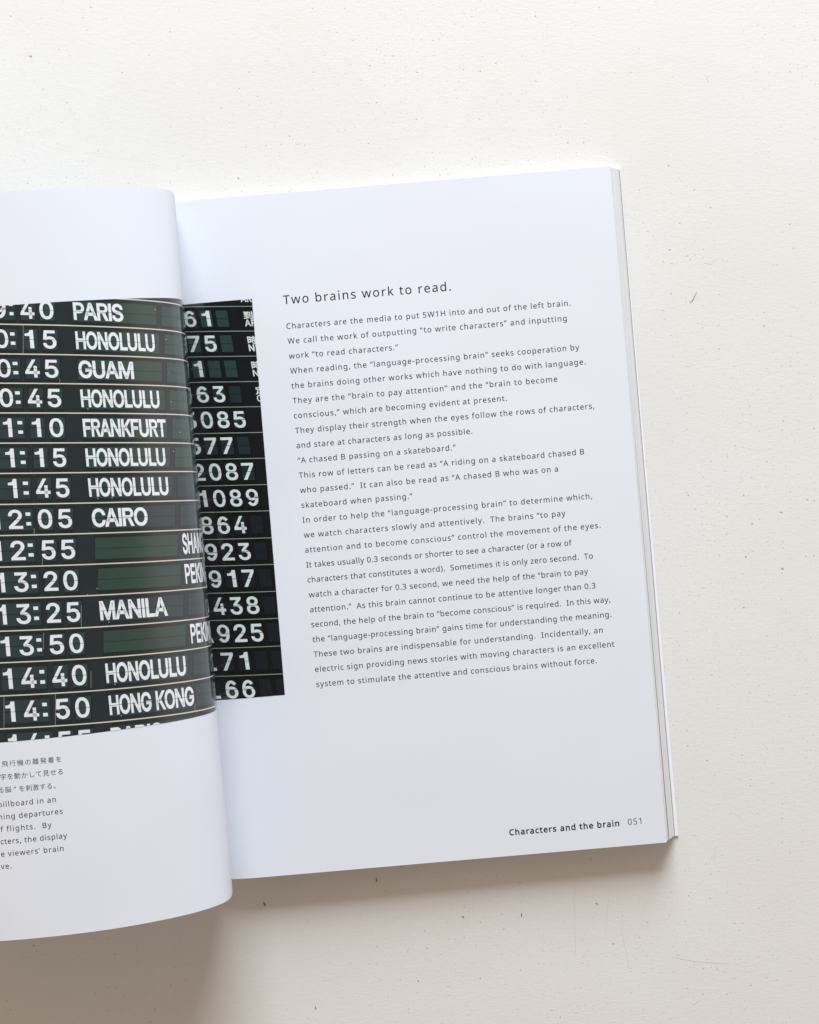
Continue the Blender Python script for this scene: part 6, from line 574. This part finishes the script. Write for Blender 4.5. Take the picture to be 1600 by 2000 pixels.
BOARD = {"0":[651,[[326,-10,274,-4,226,11,184,36,146,71,117,115,94,166,85,195,78,225,72,257,68,290,65,326,64,363,65,400,68,436,72,469,78,501,85,531,95,560,118,612,147,655,183,690,226,716,274,731,326,737,378,731,426,716,469,690,505,655,535,612,557,560,566,531,574,502,580,469,584,436,586,400,587,363,586,326,584,290,580,257,574,224,566,195,557,166,535,115,505,71,469,36,426,11,378,-4],[326,107,354,110,377,119,399,134,418,156,434,184,447,219,457,261,462,310,464,363,462,417,457,466,447,508,434,543,418,571,399,593,377,608,353,618,326,621,299,618,275,608,254,593,235,571,218,543,205,508,195,465,189,417,187,363,189,310,195,262,205,219,218,184,235,156,254,134,275,119,299,110]]],"1":[560,[[235,0,235,490,85,490,85,585,150,592,200,612,232,650,250,727,360,727,360,0]]],"2":[651,[[268,116,246,93,246,116],[268,116,565,116,565,0,86,0,86,92,322,343,347,369,368,392,385,414,401,433,412,451,422,470,428,486,431,504,433,522,431,542,427,559,419,575,408,589,396,599,380,609,363,615,343,619,322,621,300,619,280,615,262,607,247,596,235,584,225,569,217,552,213,531,211,489,87,489,92,552,102,591,119,627,142,660,170,686,203,708,240,724,281,733,324,737,366,733,406,724,443,709,475,687,503,662,525,631,541,598,551,561,555,523,553,496,548,469,539,442,527,415,510,387,490,358,463,325,432,289,396,249]]],"3":[651,[[369,611,389,633,389,611],[357,431,291,359,286,430,355,431],[357,431,402,425,445,411,481,390,513,363,538,331,557,296,567,257,571,216,567,173,555,134,537,98,512,67,482,41,446,19,406,3,361,-6,314,-9,271,-6,230,2,192,15,156,33,125,57,98,85,78,119,65,156,55,217,184,217,190,181,197,164,207,149,218,137,233,127,250,119,270,112,292,109,315,107,340,109,363,113,383,120,401,130,416,142,429,157,437,173,443,192,444,215,443,237,438,256,430,275,418,291,402,306,383,318,358,327,327,333,291,335,212,335,212,431,369,611,95,611,95,727,543,727,543,634]]],"4":[651,[[198,259,186,238,186,259],[198,259,597,259,597,143,54,143,54,239,342,727,474,727],[381,0,381,183,381,217,381,469,503,469,503,0]]],"5":[651,[[225,465,223,447,197,447,209,456],[225,465,231,468,253,477,278,485,303,489,330,491,363,489,395,482,425,472,453,458,478,440,500,419,520,394,537,369,550,339,560,308,566,275,568,240,564,194,554,151,535,112,512,77,482,47,447,23,407,5,364,-5,319,-10,276,-6,237,3,200,17,167,37,139,61,115,90,97,122,86,157,77,216,203,216,207,181,214,166,222,152,233,139,247,128,263,119,280,113,299,109,318,107,342,109,364,114,383,124,400,137,415,152,427,170,436,190,441,214,442,239,441,264,435,288,426,309,414,328,398,344,381,356,361,366,339,372,314,374,294,373,273,369,252,364,234,357,219,348,199,331,89,344,132,727,535,727,535,611,241,611]]],"6":[600,[[542,167,512,103,465,50,405,12,336,-7,264,-7,195,12,135,50,88,103,58,167,48,236,58,305,88,369,135,422,195,460,264,479,336,479,405,460,465,422,512,369,542,305,552,236],[426,234,421,272,406,308,383,337,352,358,318,369,282,369,248,358,217,337,194,308,179,272,174,234,179,196,194,160,217,131,248,110,282,99,318,99,352,110,383,131,406,160,421,196],[401,526,382,559,364,582,346,598,328,608,311,613,293,611,276,604,258,591,239,572,222,546,206,514,194,478,185,437,181,394,182,351,188,305,63,290,56,343,55,400,61,456,73,511,92,563,117,610,147,651,184,685,225,710,271,724,319,727,366,718,410,698,448,668,482,630,507,589]]],"7":[651,[[427,611,437,631,437,611],[427,611,84,611,84,727,567,727,567,621,255,0,119,0]]],"8":[651,[[176,381,195,389,206,392,206,367,186,374],[475,381,466,375,445,367,445,392,457,389],[475,381,483,378,507,360,528,341,546,319,562,292,572,264,579,234,581,202,577,163,567,126,548,92,523,62,493,37,456,17,416,3,372,-6,325,-9,278,-6,235,3,195,17,159,37,129,62,104,92,85,126,74,163,70,202,72,234,79,264,90,292,105,318,122,341,143,360,168,378,176,381,154,395,128,424,110,457,99,494,95,534,99,571,108,606,125,639,148,667,175,691,208,711,244,725,284,733,325,737,368,733,407,725,442,711,474,691,502,667,524,639,542,606,552,571,555,534,552,494,540,458,522,424,496,395],[325,106,352,108,376,112,396,119,414,129,428,141,440,155,448,170,453,187,455,207,453,228,448,247,439,264,426,279,411,292,393,303,372,311,350,316,325,318,301,316,278,311,257,303,239,292,224,279,211,264,203,247,197,228,196,207,197,187,202,170,210,155,222,141,236,129,254,119,275,112,298,108],[325,431,346,432,365,437,381,443,395,453,408,464,418,477,426,492,429,508,431,527,429,546,425,563,419,577,409,590,397,600,382,609,365,616,347,620,325,621,304,620,286,616,268,609,254,600,242,590,233,577,225,562,221,546,219,527,221,508,225,492,233,476,242,463,254,453,269,443,286,437,305,432]]],"9":[600,[[58,560,88,624,135,677,195,715,264,734,336,734,405,715,465,677,512,624,542,560,552,491,542,422,512,358,465,305,405,267,336,248,264,248,195,267,135,305,88,358,58,422,48,491],[174,493,179,455,194,419,217,390,248,369,282,358,318,358,352,369,383,390,406,419,421,455,426,493,421,531,406,567,383,596,352,617,318,628,282,628,248,617,217,596,194,567,179,531],[199,201,218,168,236,145,254,129,272,119,289,114,307,116,324,123,342,136,361,155,378,181,394,213,406,249,415,290,419,333,418,376,412,422,537,437,544,384,545,327,539,271,527,216,508,164,483,117,453,76,416,42,375,17,329,3,281,0,234,9,190,29,152,59,118,97,93,138]]],":":[300,[[80,95,80,235,220,235,220,95],[80,505,80,645,220,645,220,505]]],"A":[688,[[342,567,331,606,307,686,377,686,354,605],[342,567,339,557,326,515,315,479,304,448,296,422,148,0,13,0,278,727,407,727,674,0,540,0,389,422,379,449,369,481,357,517,345,558],[148,192,148,308,539,308,539,192]]],"C":[729,[[381,-9,350,-7,321,-4,292,3,264,11,238,23,213,37,189,53,166,71,146,93,128,115,111,140,97,167,84,195,73,226,65,258,59,291,56,327,55,363,56,400,59,435,65,468,73,501,84,531,97,560,111,587,128,611,146,634,166,655,188,674,213,690,238,704,264,715,291,724,321,731,350,734,381,736,417,734,452,729,486,720,518,707,547,691,576,672,600,649,623,624,642,595,657,564,669,531,684,471,557,471,547,507,539,525,529,542,518,557,505,571,491,582,475,592,458,601,441,608,421,612,401,615,381,615,344,613,310,603,278,587,250,565,227,537,207,503,192,462,182,416,180,363,182,311,192,265,207,224,227,189,251,162,279,140,311,124,344,114,381,112,401,112,421,115,441,120,458,126,475,135,491,145,505,156,518,170,529,185,539,203,547,221,557,256,684,256,670,198,658,163,642,133,624,104,601,78,576,55,548,36,518,20,486,8,452,-1,417,-7]]],"E":[605,[[81,0,81,727,543,727,543,611,208,611,208,425,520,425,520,309,208,309,208,116,546,116,546,0]]],"F":[594,[[81,0,81,727,538,727,538,611,208,611,208,416,508,416,508,299,208,299,208,0]]],"G":[743,[[560,283,562,316,617,287],[560,283,382,268,382,385,685,385,685,290,681,233,668,181,646,133,616,91,581,56,538,28,490,8,439,-5,383,-9,351,-8,321,-4,291,3,263,12,237,23,211,37,187,53,165,72,145,93,127,116,110,140,96,167,83,196,73,226,65,258,59,291,56,327,55,363,56,400,59,435,65,468,73,501,83,531,96,560,110,587,127,611,145,634,165,654,186,674,211,690,236,704,261,715,290,724,318,731,347,734,378,736,415,734,451,728,486,719,519,706,550,689,577,670,602,646,625,621,644,592,659,562,671,530,686,471,557,471,545,505,536,523,526,540,515,556,502,569,489,581,474,592,457,600,440,607,421,612,400,615,378,615,342,613,309,604,278,587,250,565,226,538,207,503,192,462,182,416,180,363,182,311,192,265,207,224,227,190,251,162,279,140,311,124,346,114,383,112,417,114,448,121,476,134,501,151,521,171,537,196,550,225,558,257]]],"H":[738,[[81,0,81,727,208,727,208,430,530,430,530,727,657,727,657,0,530,0,530,313,208,313,208,0]]],"I":[270,[[74,0,74,727,196,727,196,0]]],"K":[670,[[145,178,141,319,161,345,176,365,192,385,208,405,224,424,240,443,257,461,274,480,292,499,503,727,667,725,339,371,334,372],[81,0,81,727,208,727,208,472,207,324,208,281,208,0],[513,0,248,370,329,471,664,0]]],"L":[571,[[81,0,81,727,208,727,208,116,528,116,528,0]]],"M":[889,[[446,185,449,174,454,156,460,139,464,122,469,106,482,66,408,66,430,137],[682,479,682,480,682,499,683,519,684,578,686,657,740,657,725,610,718,588,711,567,690,503,683,484],[204,481,197,501,190,521,183,543,175,565,168,586,160,609,143,657,200,657,202,583,203,522],[204,481,204,463,204,445,204,428,204,413,204,0,81,0,81,727,239,727,413,280,418,269,422,255,427,241,443,192,446,185,447,189,453,207,458,224,463,240,468,255,473,268,478,280,650,727,806,727,806,0,682,0,682,413,682,461,682,479,677,465,670,448,664,432,658,417,654,406,495,0,393,0,231,406,227,417,222,430,216,447]]],"N":[747,[[540,212,549,195,561,173,573,151,585,127,608,79,550,70,545,115,543,141,542,166,541,188,540,211],[206,520,203,525,133,647,199,655,205,539],[206,520,206,511,207,487,208,464,208,443,208,427,209,414,209,0,81,0,81,727,215,727,500,278,508,265,517,250,527,233,538,215,540,212,539,232,539,284,539,727,666,727,666,0,532,0,276,401,265,419,254,438,242,457,230,477,217,500]]],"O":[760,[[381,-9,350,-7,320,-4,292,3,264,11,238,23,213,37,188,53,167,72,147,93,128,115,112,140,97,167,84,195,73,226,65,258,59,291,56,327,55,363,56,400,59,435,65,468,73,501,84,531,97,560,112,587,128,611,147,634,167,654,188,674,213,690,238,704,264,715,291,724,320,731,350,734,381,736,411,734,441,731,470,724,497,715,523,704,548,690,573,674,594,654,614,634,633,611,649,587,664,560,677,531,687,501,695,468,701,435,704,400,706,363,704,327,701,291,695,258,687,226,677,195,664,167,650,140,633,115,614,93,594,72,573,53,548,37,523,23,497,11,469,3,441,-4,411,-7],[381,112,416,114,450,124,481,140,509,161,533,189,554,223,569,263,578,310,581,363,578,416,569,464,554,504,533,538,509,566,481,587,450,603,416,613,381,615,344,613,311,603,279,587,251,566,227,538,207,504,192,463,182,416,180,363,182,310,192,264,207,223,227,189,251,161,279,140,311,124,344,114]]],"P":[630,[[70,0,70,727,368,727,444,714,511,675,560,616,587,544,587,466,560,394,511,335,444,296,368,283,192,283,192,0],[360,391,399,398,433,418,459,448,472,485,472,525,459,562,433,592,399,612,360,619,192,619,192,391]]],"R":[650,[[70,0,70,727,385,727,455,715,517,679,563,624,587,558,587,486,563,420,517,365,455,329,385,317,192,317,192,0],[375,421,409,427,439,444,461,470,472,503,472,537,461,570,439,596,409,613,375,619,192,619,192,421],[300,330,440,330,600,0,460,0]]],"S":[643,[[322,-12,272,-9,226,0,184,14,147,35,116,59,89,90,71,124,57,162,49,224,177,224,185,185,192,167,202,151,216,138,232,127,252,118,274,111,297,108,322,106,350,108,375,112,399,120,419,130,436,142,449,156,459,172,465,189,467,208,465,224,460,238,454,249,442,259,428,270,411,278,391,287,369,294,345,301,263,324,208,343,161,367,122,396,93,432,76,475,70,522,74,565,86,602,105,636,131,666,162,691,198,710,238,724,281,733,326,736,373,733,416,724,455,710,490,691,521,667,546,637,565,605,576,570,584,511,460,511,449,555,436,576,417,594,391,608,360,617,324,619,298,618,275,613,254,607,236,597,221,586,210,573,202,559,197,544,195,527,197,511,203,496,212,484,224,472,239,463,257,454,275,447,294,441,312,435,382,416,403,410,425,403,448,395,472,384,494,372,517,357,537,339,555,320,570,296,582,270,589,240,592,207,588,167,577,130,558,95,533,64,502,38,465,16,422,1,374,-9]]],"T":[646,[[43,611,43,727,603,727,603,611,387,611,387,0,260,0,260,611]]],"U":[738,[[370,-11,315,-7,264,4,219,23,179,49,145,80,117,117,97,160,85,205,81,253,81,727,208,727,208,262,210,232,216,206,227,183,242,161,260,144,282,129,308,118,337,111,370,110,403,111,432,118,457,129,479,144,497,161,511,183,522,206,529,232,530,262,530,727,657,727,657,253,653,205,642,160,621,117,595,80,560,48,520,23,474,4,425,-7]]]}
KANJI = {"。":[1000,[[302,200,347,92,302,-16,194,-61,87,-16,42,92,87,199,194,244],[266,20,296,92,266,163,194,193,123,163,93,92,123,20,194,-10]]],"か":[1000,[[884,499,965,316,887,279,814,467,709,641,782,674],[122,560,167,561,233,565,319,572,338,682,345,790,438,780,432,751,426,721,400,578,465,583,513,585,627,551,675,416,662,222,617,55,556,-12,471,-29,410,-25,353,-14,340,69,407,54,463,49,513,58,550,100,586,238,598,406,569,495,492,515,445,513,384,508,304,248,174,-31,92,1,223,252,303,500,176,486,132,480,86,474,78,561]]],"し":[1000,[[334,728,331,678,324,442,319,180,365,64,483,31,704,95,841,238,898,170,746,24,480,-51,304,-1,237,172,242,441,247,678,245,732,239,780,340,779]]],"す":[1000,[[532,421,479,436,409,407,378,330,408,257,480,231,549,266,568,372],[306,658,544,663,542,729,539,767,536,792,627,792,624,761,622,729,621,664,636,664,810,663,929,663,928,589,815,593,635,594,621,594,623,429,647,371,655,301,593,99,356,-54,289,12,456,78,554,189,514,169,467,162,353,205,303,329,355,453,479,503,514,500,546,492,545,593,311,587,98,576,96,653]]],"せ":[1000,[[95,501,149,506,262,516,263,655,261,697,257,740,344,740,341,702,340,659,339,524,496,538,660,553,660,696,659,735,655,771,740,771,737,736,735,699,733,559,844,566,884,569,922,571,922,493,886,493,843,493,792,491,731,487,727,373,717,278,692,233,640,221,571,226,508,235,510,304,564,294,610,291,637,296,648,318,654,389,659,482,498,468,339,452,338,305,339,206,364,92,517,60,682,67,814,84,811,-1,679,-12,521,-17,307,29,263,195,262,298,262,444,155,432,103,425,54,418,45,500]]],"て":[1000,[[137,666,174,669,348,686,612,710,763,721,882,728,882,648,782,646,686,632,518,501,457,316,568,113,802,52,773,-31,506,53,377,298,436,505,564,636,329,611,94,577,85,664]]],"の":[1000,[[249,522,166,318,201,180,269,136,343,191,420,372,453,504,476,642],[535,499,499,355,394,122,266,44,144,116,88,311,215,596,525,718,804,610,908,350,809,92,533,-31,486,43,532,49,572,56,747,150,826,353,756,550,559,644]]],"る":[1000,[[538,131,446,169,389,150,366,105,403,48,499,27,541,28,580,33],[275,734,309,733,480,738,652,746,686,750,706,754,752,696,724,676,696,655,432,436,502,452,571,457,776,390,856,222,763,29,512,-43,351,-3,293,99,335,190,447,229,591,176,651,52,743,118,776,223,713,346,552,395,345,343,169,195,112,254,256,373,381,478,499,577,613,674,460,667,307,660,274,658,241,654,238,737]]],"を":[1000,[[838,426,793,409,699,371,590,323,593,131,516,131,518,204,519,287,405,209,361,119,413,45,542,29,675,35,815,53,813,-27,680,-40,539,-45,356,-14,281,108,355,256,517,361,485,408,426,423,333,402,254,350,210,303,163,246,95,296,244,464,326,602,282,602,204,603,118,608,118,683,205,675,287,672,353,673,370,738,378,798,460,791,449,739,431,675,586,686,736,706,735,632,573,613,403,604,362,523,313,449,381,476,452,486,537,463,585,396,682,440,767,477,809,496,849,516,882,441]]],"到":[1000,[[711,754,711,148,641,148,641,754],[912,824,912,37,903,-17,871,-44,808,-56,714,-59,703,-21,686,16,767,14,817,15,834,20,839,37,839,824],[294,82,294,251,97,251,97,318,294,318,294,425,365,425,365,318,565,318,565,251,365,251,365,94,575,133,579,67,312,15,79,-30,62,42],[108,473,94,510,118,524,142,554,179,612,230,708,71,708,71,774,585,774,585,708,314,708,259,610,198,521,454,543,417,594,379,643,434,675,520,564,585,460,528,422,512,451,493,484,198,454,119,439]]],"刺":[1000,[[700,727,700,173,629,173,629,727],[917,821,917,18,907,-38,875,-66,812,-78,708,-80,698,-43,682,-5,768,-7,820,-6,839,0,844,18,844,821],[278,557,278,651,52,651,52,719,278,719,278,835,348,835,348,719,572,719,572,651,348,651,348,557,548,557,548,354,543,317,520,295,476,286,404,284,396,314,384,343,437,342,468,343,479,346,482,355,482,491,348,491,348,270,461,195,559,126,520,61,442,125,348,198,348,-79,278,-79,278,223,179,86,66,-18,49,17,28,49,169,177,278,345,278,491,150,491,150,285,83,285,83,557]]],"動":[1000,[[728,827,727,715,725,606,938,606,938,569,919,124,883,-36,854,-64,816,-74,761,-76,693,-75,686,-39,671,-3,739,-6,784,-7,804,-4,819,8,846,147,865,537,723,537,667,175,486,-85,461,-56,431,-31,453,-14,474,4,248,-22,52,-44,42,22,259,42,259,129,69,129,69,187,259,187,259,248,72,248,72,547,259,547,259,610,42,610,42,669,259,669,259,736,163,729,71,725,63,753,53,781,286,799,487,830,524,772,433,756,328,743,328,669,542,669,542,610,328,610,328,547,523,547,523,248,328,248,328,187,525,187,525,129,328,129,328,49,529,70,529,66,619,275,651,537,534,537,534,606,653,606,655,715,655,827],[134,300,259,300,259,373,134,373],[328,300,459,300,459,373,328,373],[134,423,259,423,259,495,134,495],[328,423,459,423,459,495,328,495]]],"字":[1000,[[550,416,635,480,233,480,233,551,711,551,728,555,779,516,669,420,539,337,539,300,930,300,930,228,539,228,539,12,529,-39,492,-67,424,-78,319,-79,306,-41,287,-4,380,-6,437,-6,455,-1,460,14,460,228,69,228,69,300,460,300,460,363],[497,847,534,791,563,736,920,736,920,529,843,529,843,664,154,664,154,529,80,529,80,736,475,736,452,781,424,824]]],"定":[1000,[[300,370,289,303,276,239,352,114,460,44,460,459,211,459,211,532,795,532,795,459,538,459,538,295,836,295,836,225,538,225,538,23,617,14,702,11,826,11,960,12,943,-24,932,-64,698,-64,429,-25,247,144,184,17,97,-83,69,-57,36,-33,164,137,224,378],[500,847,533,785,558,727,918,727,918,509,841,509,841,656,156,656,156,509,82,509,82,727,472,727,451,777,426,826]]],"時":[1000,[[505,244,581,158,636,72,572,33,519,119,445,209],[705,841,705,721,922,721,922,654,705,654,705,527,964,527,964,459,837,459,837,346,954,346,954,279,837,279,837,9,828,-40,796,-66,733,-77,633,-79,623,-44,608,-8,692,-10,742,-9,758,-5,763,10,763,279,384,279,384,346,763,346,763,459,379,459,379,527,631,527,631,654,421,654,421,721,631,721,631,841],[146,416,146,185,291,185,291,416],[291,706,146,706,146,484,291,484],[362,775,362,117,146,117,146,35,76,35,76,775]]],"機":[1000,[[221,840,221,647,304,647,304,577,221,577,221,510,270,430,312,358,274,303,252,356,221,420,221,-79,159,-79,159,413,114,258,61,136,45,174,27,209,97,374,149,577,49,577,49,647,159,647,159,840],[638,833,652,556,681,323,825,323,782,356,736,387,775,423,832,387,879,351,852,323,936,323,936,262,694,262,714,188,737,125,788,186,827,252,891,228,837,142,768,67,816,16,872,-6,897,20,914,103,939,81,965,66,927,-50,874,-79,785,-49,716,24,632,-30,539,-74,521,-50,498,-27,598,20,686,79,654,163,628,262,463,262,460,226,537,163,601,103,554,58,507,105,447,159,396,35,297,-77,274,-52,248,-30,362,113,398,262,322,262,322,323,399,323,399,383,464,383,464,323,617,323,588,559,573,833],[694,434,684,464,707,478,733,508,758,543,795,600,719,587,692,579,684,605,674,634,691,644,708,666,741,725,783,821,836,803,797,719,752,645,825,652,842,686,858,720,914,698,843,578,766,473,870,485,857,518,845,549,891,563,924,484,946,414,898,396,886,438,775,423,723,413,702,407],[335,414,324,442,349,456,375,487,402,523,442,581,361,567,333,559,326,585,316,613,334,625,354,649,392,713,439,818,494,800,446,707,394,624,474,633,491,665,507,697,561,677,487,558,408,455,509,467,498,500,485,532,533,545,563,466,584,396,534,379,524,419,383,398,342,387]]],"激":[1000,[[340,471,517,471,517,551,340,551],[340,604,517,604,517,682,340,682],[107,829,185,769,249,708,203,659,141,723,64,786],[77,555,154,505,218,453,173,402,111,455,35,509],[112,118,179,286,232,248,172,87,107,-65,46,-26],[760,830,746,737,728,648,960,648,960,579,914,579,877,352,817,164,883,62,970,-19,944,-47,922,-79,843,-1,781,93,714,-1,629,-81,606,-58,579,-35,676,53,748,163,699,308,669,454,647,408,624,366,601,390,575,415,278,415,278,738,374,738,389,791,401,841,479,830,444,738,582,738,582,432,652,616,692,841],[429,410,447,375,462,339,612,339,612,276,400,276,400,238,400,213,578,213,578,202,577,185,566,26,546,-40,523,-57,494,-64,453,-65,399,-64,393,-31,381,-2,430,-5,462,-6,478,-4,488,3,500,44,509,151,393,151,353,32,250,-81,226,-59,198,-37,313,107,336,240,336,276,237,276,237,339,390,339,366,394],[711,579,707,566,734,405,782,244,823,399,849,579]]],"発":[1000,[[940,675,863,606,783,544,873,478,972,428,943,398,919,364,845,403,776,452,776,413,659,413,659,264,898,264,898,194,659,194,659,33,666,3,699,-4,814,-4,845,19,855,122,887,104,923,92,896,-38,820,-73,689,-73,604,-51,582,34,582,194,401,194,331,40,127,-85,106,-54,79,-26,258,74,324,194,100,194,100,264,332,264,332,280,332,413,226,413,226,452,151,403,75,363,54,393,29,420,134,475,234,551,177,603,112,656,160,696,224,647,281,598,333,662,375,731,125,731,125,797,411,797,425,800,475,776,388,615,267,485,737,485,608,636,514,817,579,837,607,772,642,710,709,770,766,829,823,789,751,722,675,662,706,622,741,585,817,650,884,715],[407,279,407,264,582,264,582,413,407,413]]],"着":[1000,[[343,123,763,123,763,182,343,182],[763,230,763,290,343,290,343,230],[343,14,763,14,763,75,343,75],[337,468,356,502,373,537,157,537,157,594,399,594,413,629,426,664,112,664,112,725,310,725,281,773,246,820,316,845,359,791,392,740,355,725,611,725,650,784,684,843,763,819,729,770,693,725,890,725,890,664,505,664,479,594,844,594,844,537,454,537,437,502,420,468,934,468,934,406,385,406,347,347,841,347,841,-78,763,-78,763,-43,343,-43,343,-81,269,-81,269,247,183,159,88,84,60,113,29,140,177,257,299,406,65,406,65,468]]],"脳":[1000,[[453,793,499,680,526,575,456,553,432,659,389,774],[663,824,693,704,705,597,633,582,622,691,596,813],[958,795,894,652,828,525,763,549,827,680,881,821],[360,803,360,7,353,-39,328,-66,280,-78,202,-79,194,-45,181,-10,240,-11,275,-10,289,-6,293,8,293,259,160,259,138,81,90,-79,62,-61,31,-46,89,197,100,444,100,803],[166,569,293,569,293,735,166,735],[166,444,165,389,164,329,293,329,293,500,166,500],[557,443,616,402,675,356,711,439,739,523,802,497,768,404,727,314,792,255,843,201,798,143,753,194,694,251,635,161,568,80,546,102,519,121,586,202,644,295,580,346,516,393],[933,479,933,-71,862,-71,862,-7,495,-7,495,-75,424,-75,424,481,495,481,495,64,862,64,862,479]]],"行":[1000,[[927,780,927,708,435,708,435,780],[339,811,218,678,79,562,58,593,35,622,163,725,267,841],[955,504,955,432,804,432,804,16,794,-37,759,-66,689,-76,570,-77,560,-40,545,-3,643,-5,702,-5,722,0,728,17,728,432,391,432,391,504],[378,600,326,522,266,446,266,-83,192,-83,192,364,135,308,78,259,53,290,25,322,179,459,307,626]]],"見":[1000,[[258,469,742,469,742,572,258,572],[258,301,742,301,742,405,258,405],[258,635,742,635,742,738,258,738],[818,805,818,234,640,234,640,33,650,5,692,-1,841,-1,880,23,893,141,926,122,962,110,933,-36,847,-72,685,-72,588,-50,564,33,564,234,400,234,318,36,82,-81,64,-47,39,-15,250,77,320,234,185,234,185,805]]],"離":[1000,[[781,826,820,753,847,685,785,659,759,729,722,804],[291,843,310,798,327,753,516,753,516,691,57,691,57,753,258,753,245,792,231,829],[168,80,157,112,176,130,196,168,210,201,229,256,131,256,131,-79,69,-79,69,317,248,317,265,384,101,384,101,657,160,657,160,439,414,439,414,657,476,657,476,384,328,384,309,317,508,317,508,1,502,-37,479,-60,434,-69,364,-70,355,-40,343,-11,399,-13,432,-12,444,-9,447,2,447,256,290,256,263,185,235,121,344,135,327,174,310,210,351,223,393,134,425,55,382,36,364,87,220,63,177,50],[397,641,366,604,333,567,371,533,402,504,369,469,339,499,301,534,260,495,220,461,202,478,180,493,223,527,266,565,228,596,192,625,224,655,297,597,325,628,351,659],[636,245,755,245,755,382,636,382],[755,446,755,582,636,582,636,446],[699,819,671,733,639,649,948,649,948,582,820,582,820,446,936,446,936,382,820,382,820,245,935,245,935,180,820,180,820,41,962,41,962,-28,636,-28,636,-78,569,-78,569,510,551,481,532,454,516,488,496,522,577,665,636,837],[636,41,755,41,755,180,636,180]]],"飛":[1000,[[409,627,341,598,264,573,264,413,430,413,430,688,502,688,502,413,725,413,727,338,733,266,755,257,812,310,861,361,925,327,868,279,811,234,883,200,941,166,902,113,831,155,742,198,792,51,893,-12,910,14,921,91,944,67,968,49,939,-57,877,-80,707,57,657,345,502,345,502,-70,430,-70,430,345,263,345,226,126,90,-78,64,-51,33,-28,157,152,192,345,48,345,48,413,193,413,193,553,141,540,89,529,78,557,63,584,220,628,351,683],[914,755,858,705,803,660,876,628,934,596,895,543,825,582,736,622,790,504,887,452,903,471,912,530,935,508,959,490,929,404,872,385,710,495,650,721,107,721,107,789,713,789,717,739,723,690,747,681,803,735,851,789]]]}

# ------------------------------------------------------------------ printing on the right page
def straight(pr, font, rows, material, bold=0.0, space=260):
    for s, x, y, em, tr in rows:
        k = em / 1000
        pr.text(font, s, (x, y), (k, 0), (0, -k), tr, material, 0, bold, space)

pr = Print('right'); straight(pr, LATIN, HEAD, BLACK_INK, HEAD_BOLD); pr.build('heading', right_page)
pr = Print('right'); straight(pr, LATIN, BODY, BLACK_INK, BODY_BOLD); pr.build('paragraph', right_page)
pr = Print('right'); straight(pr, LATIN, FOOT, BLACK_INK, 31); pr.build('footer_title', right_page)
pr = Print('right'); straight(pr, LATIN, NUM, GREY_INK, 0); pr.build('page_number', right_page)

def photo(side, bounds, quads, texts, base, white):
    pr = Print(side, bounds)
    x0, x1, y0, y1 = bounds
    pr.poly([(x0, y0), (x1, y0), (x1, y1), (x0, y1)], INKS[base], 0)
    for col, layer, pts in quads:
        pr.poly([tuple(p) for p in pts], INKS[col], layer)
    for font, s, O, ex, ey, tr, layer in texts:
        pr.text({'B': BOARD, 'C': KANJI}[font], s, O, ex, ey, tr, INKS[white], layer, 22 if font == 'C' else (11.0 if len(s) > 1 else 0.0), 340)
    return pr
pr = photo('right', (0.3, RIGHT_PHOTO[0], RIGHT_PHOTO[1], RIGHT_PHOTO[2]), RQ, RT, 'base_r', 'white_r')
o = pr.build('departure_board_photo', right_page)
o['label'] = 'deep black strip of the departure board photo with flight numbers'
pr = photo('left', (0.6, ARC[-1] - 0.3, LEFT_PHOTO[0], LEFT_PHOTO[1]), LQ, LT, 'base_l', 'white_l')
o = pr.build('departure_board_photo', left_page)
o['label'] = 'dark photo of a departure board listing times and cities'

# ------------------------------------------------------------------ captions on the left page
pr = Print('left')
for s, t, v, em, tr in CAP_EN:
    k = em / 1000
    pr.text(LATIN, s, (t, v), (-k, 0), (0, -k), tr, BLACK_INK, 0, CAP_BOLD)
pr.build('english_caption', left_page)
pr = Print('left')
for s, t0, v0, t1, v1, em in CAP_JA:
    k = em / 1000
    m = len(s) - 1
    for i, ch in enumerate(s):
        t = t0 + (t1 - t0) * i / m; v = v0 + (v1 - v0) * i / m
        if ch == '”':
            pr.text(LATIN, ch, (t + 200 * k, v + 380 * k), (-k, 0), (0, -k), 0, BLACK_INK, 0, CAP_BOLD)
        else:
            # centre the full-width box on (t, v)
            pr.text(KANJI, ch, (t + 500 * k, v + 380 * k), (-k, 0), (0, -k), 0, BLACK_INK, 0, 0.0)
pr.build('japanese_caption', left_page)
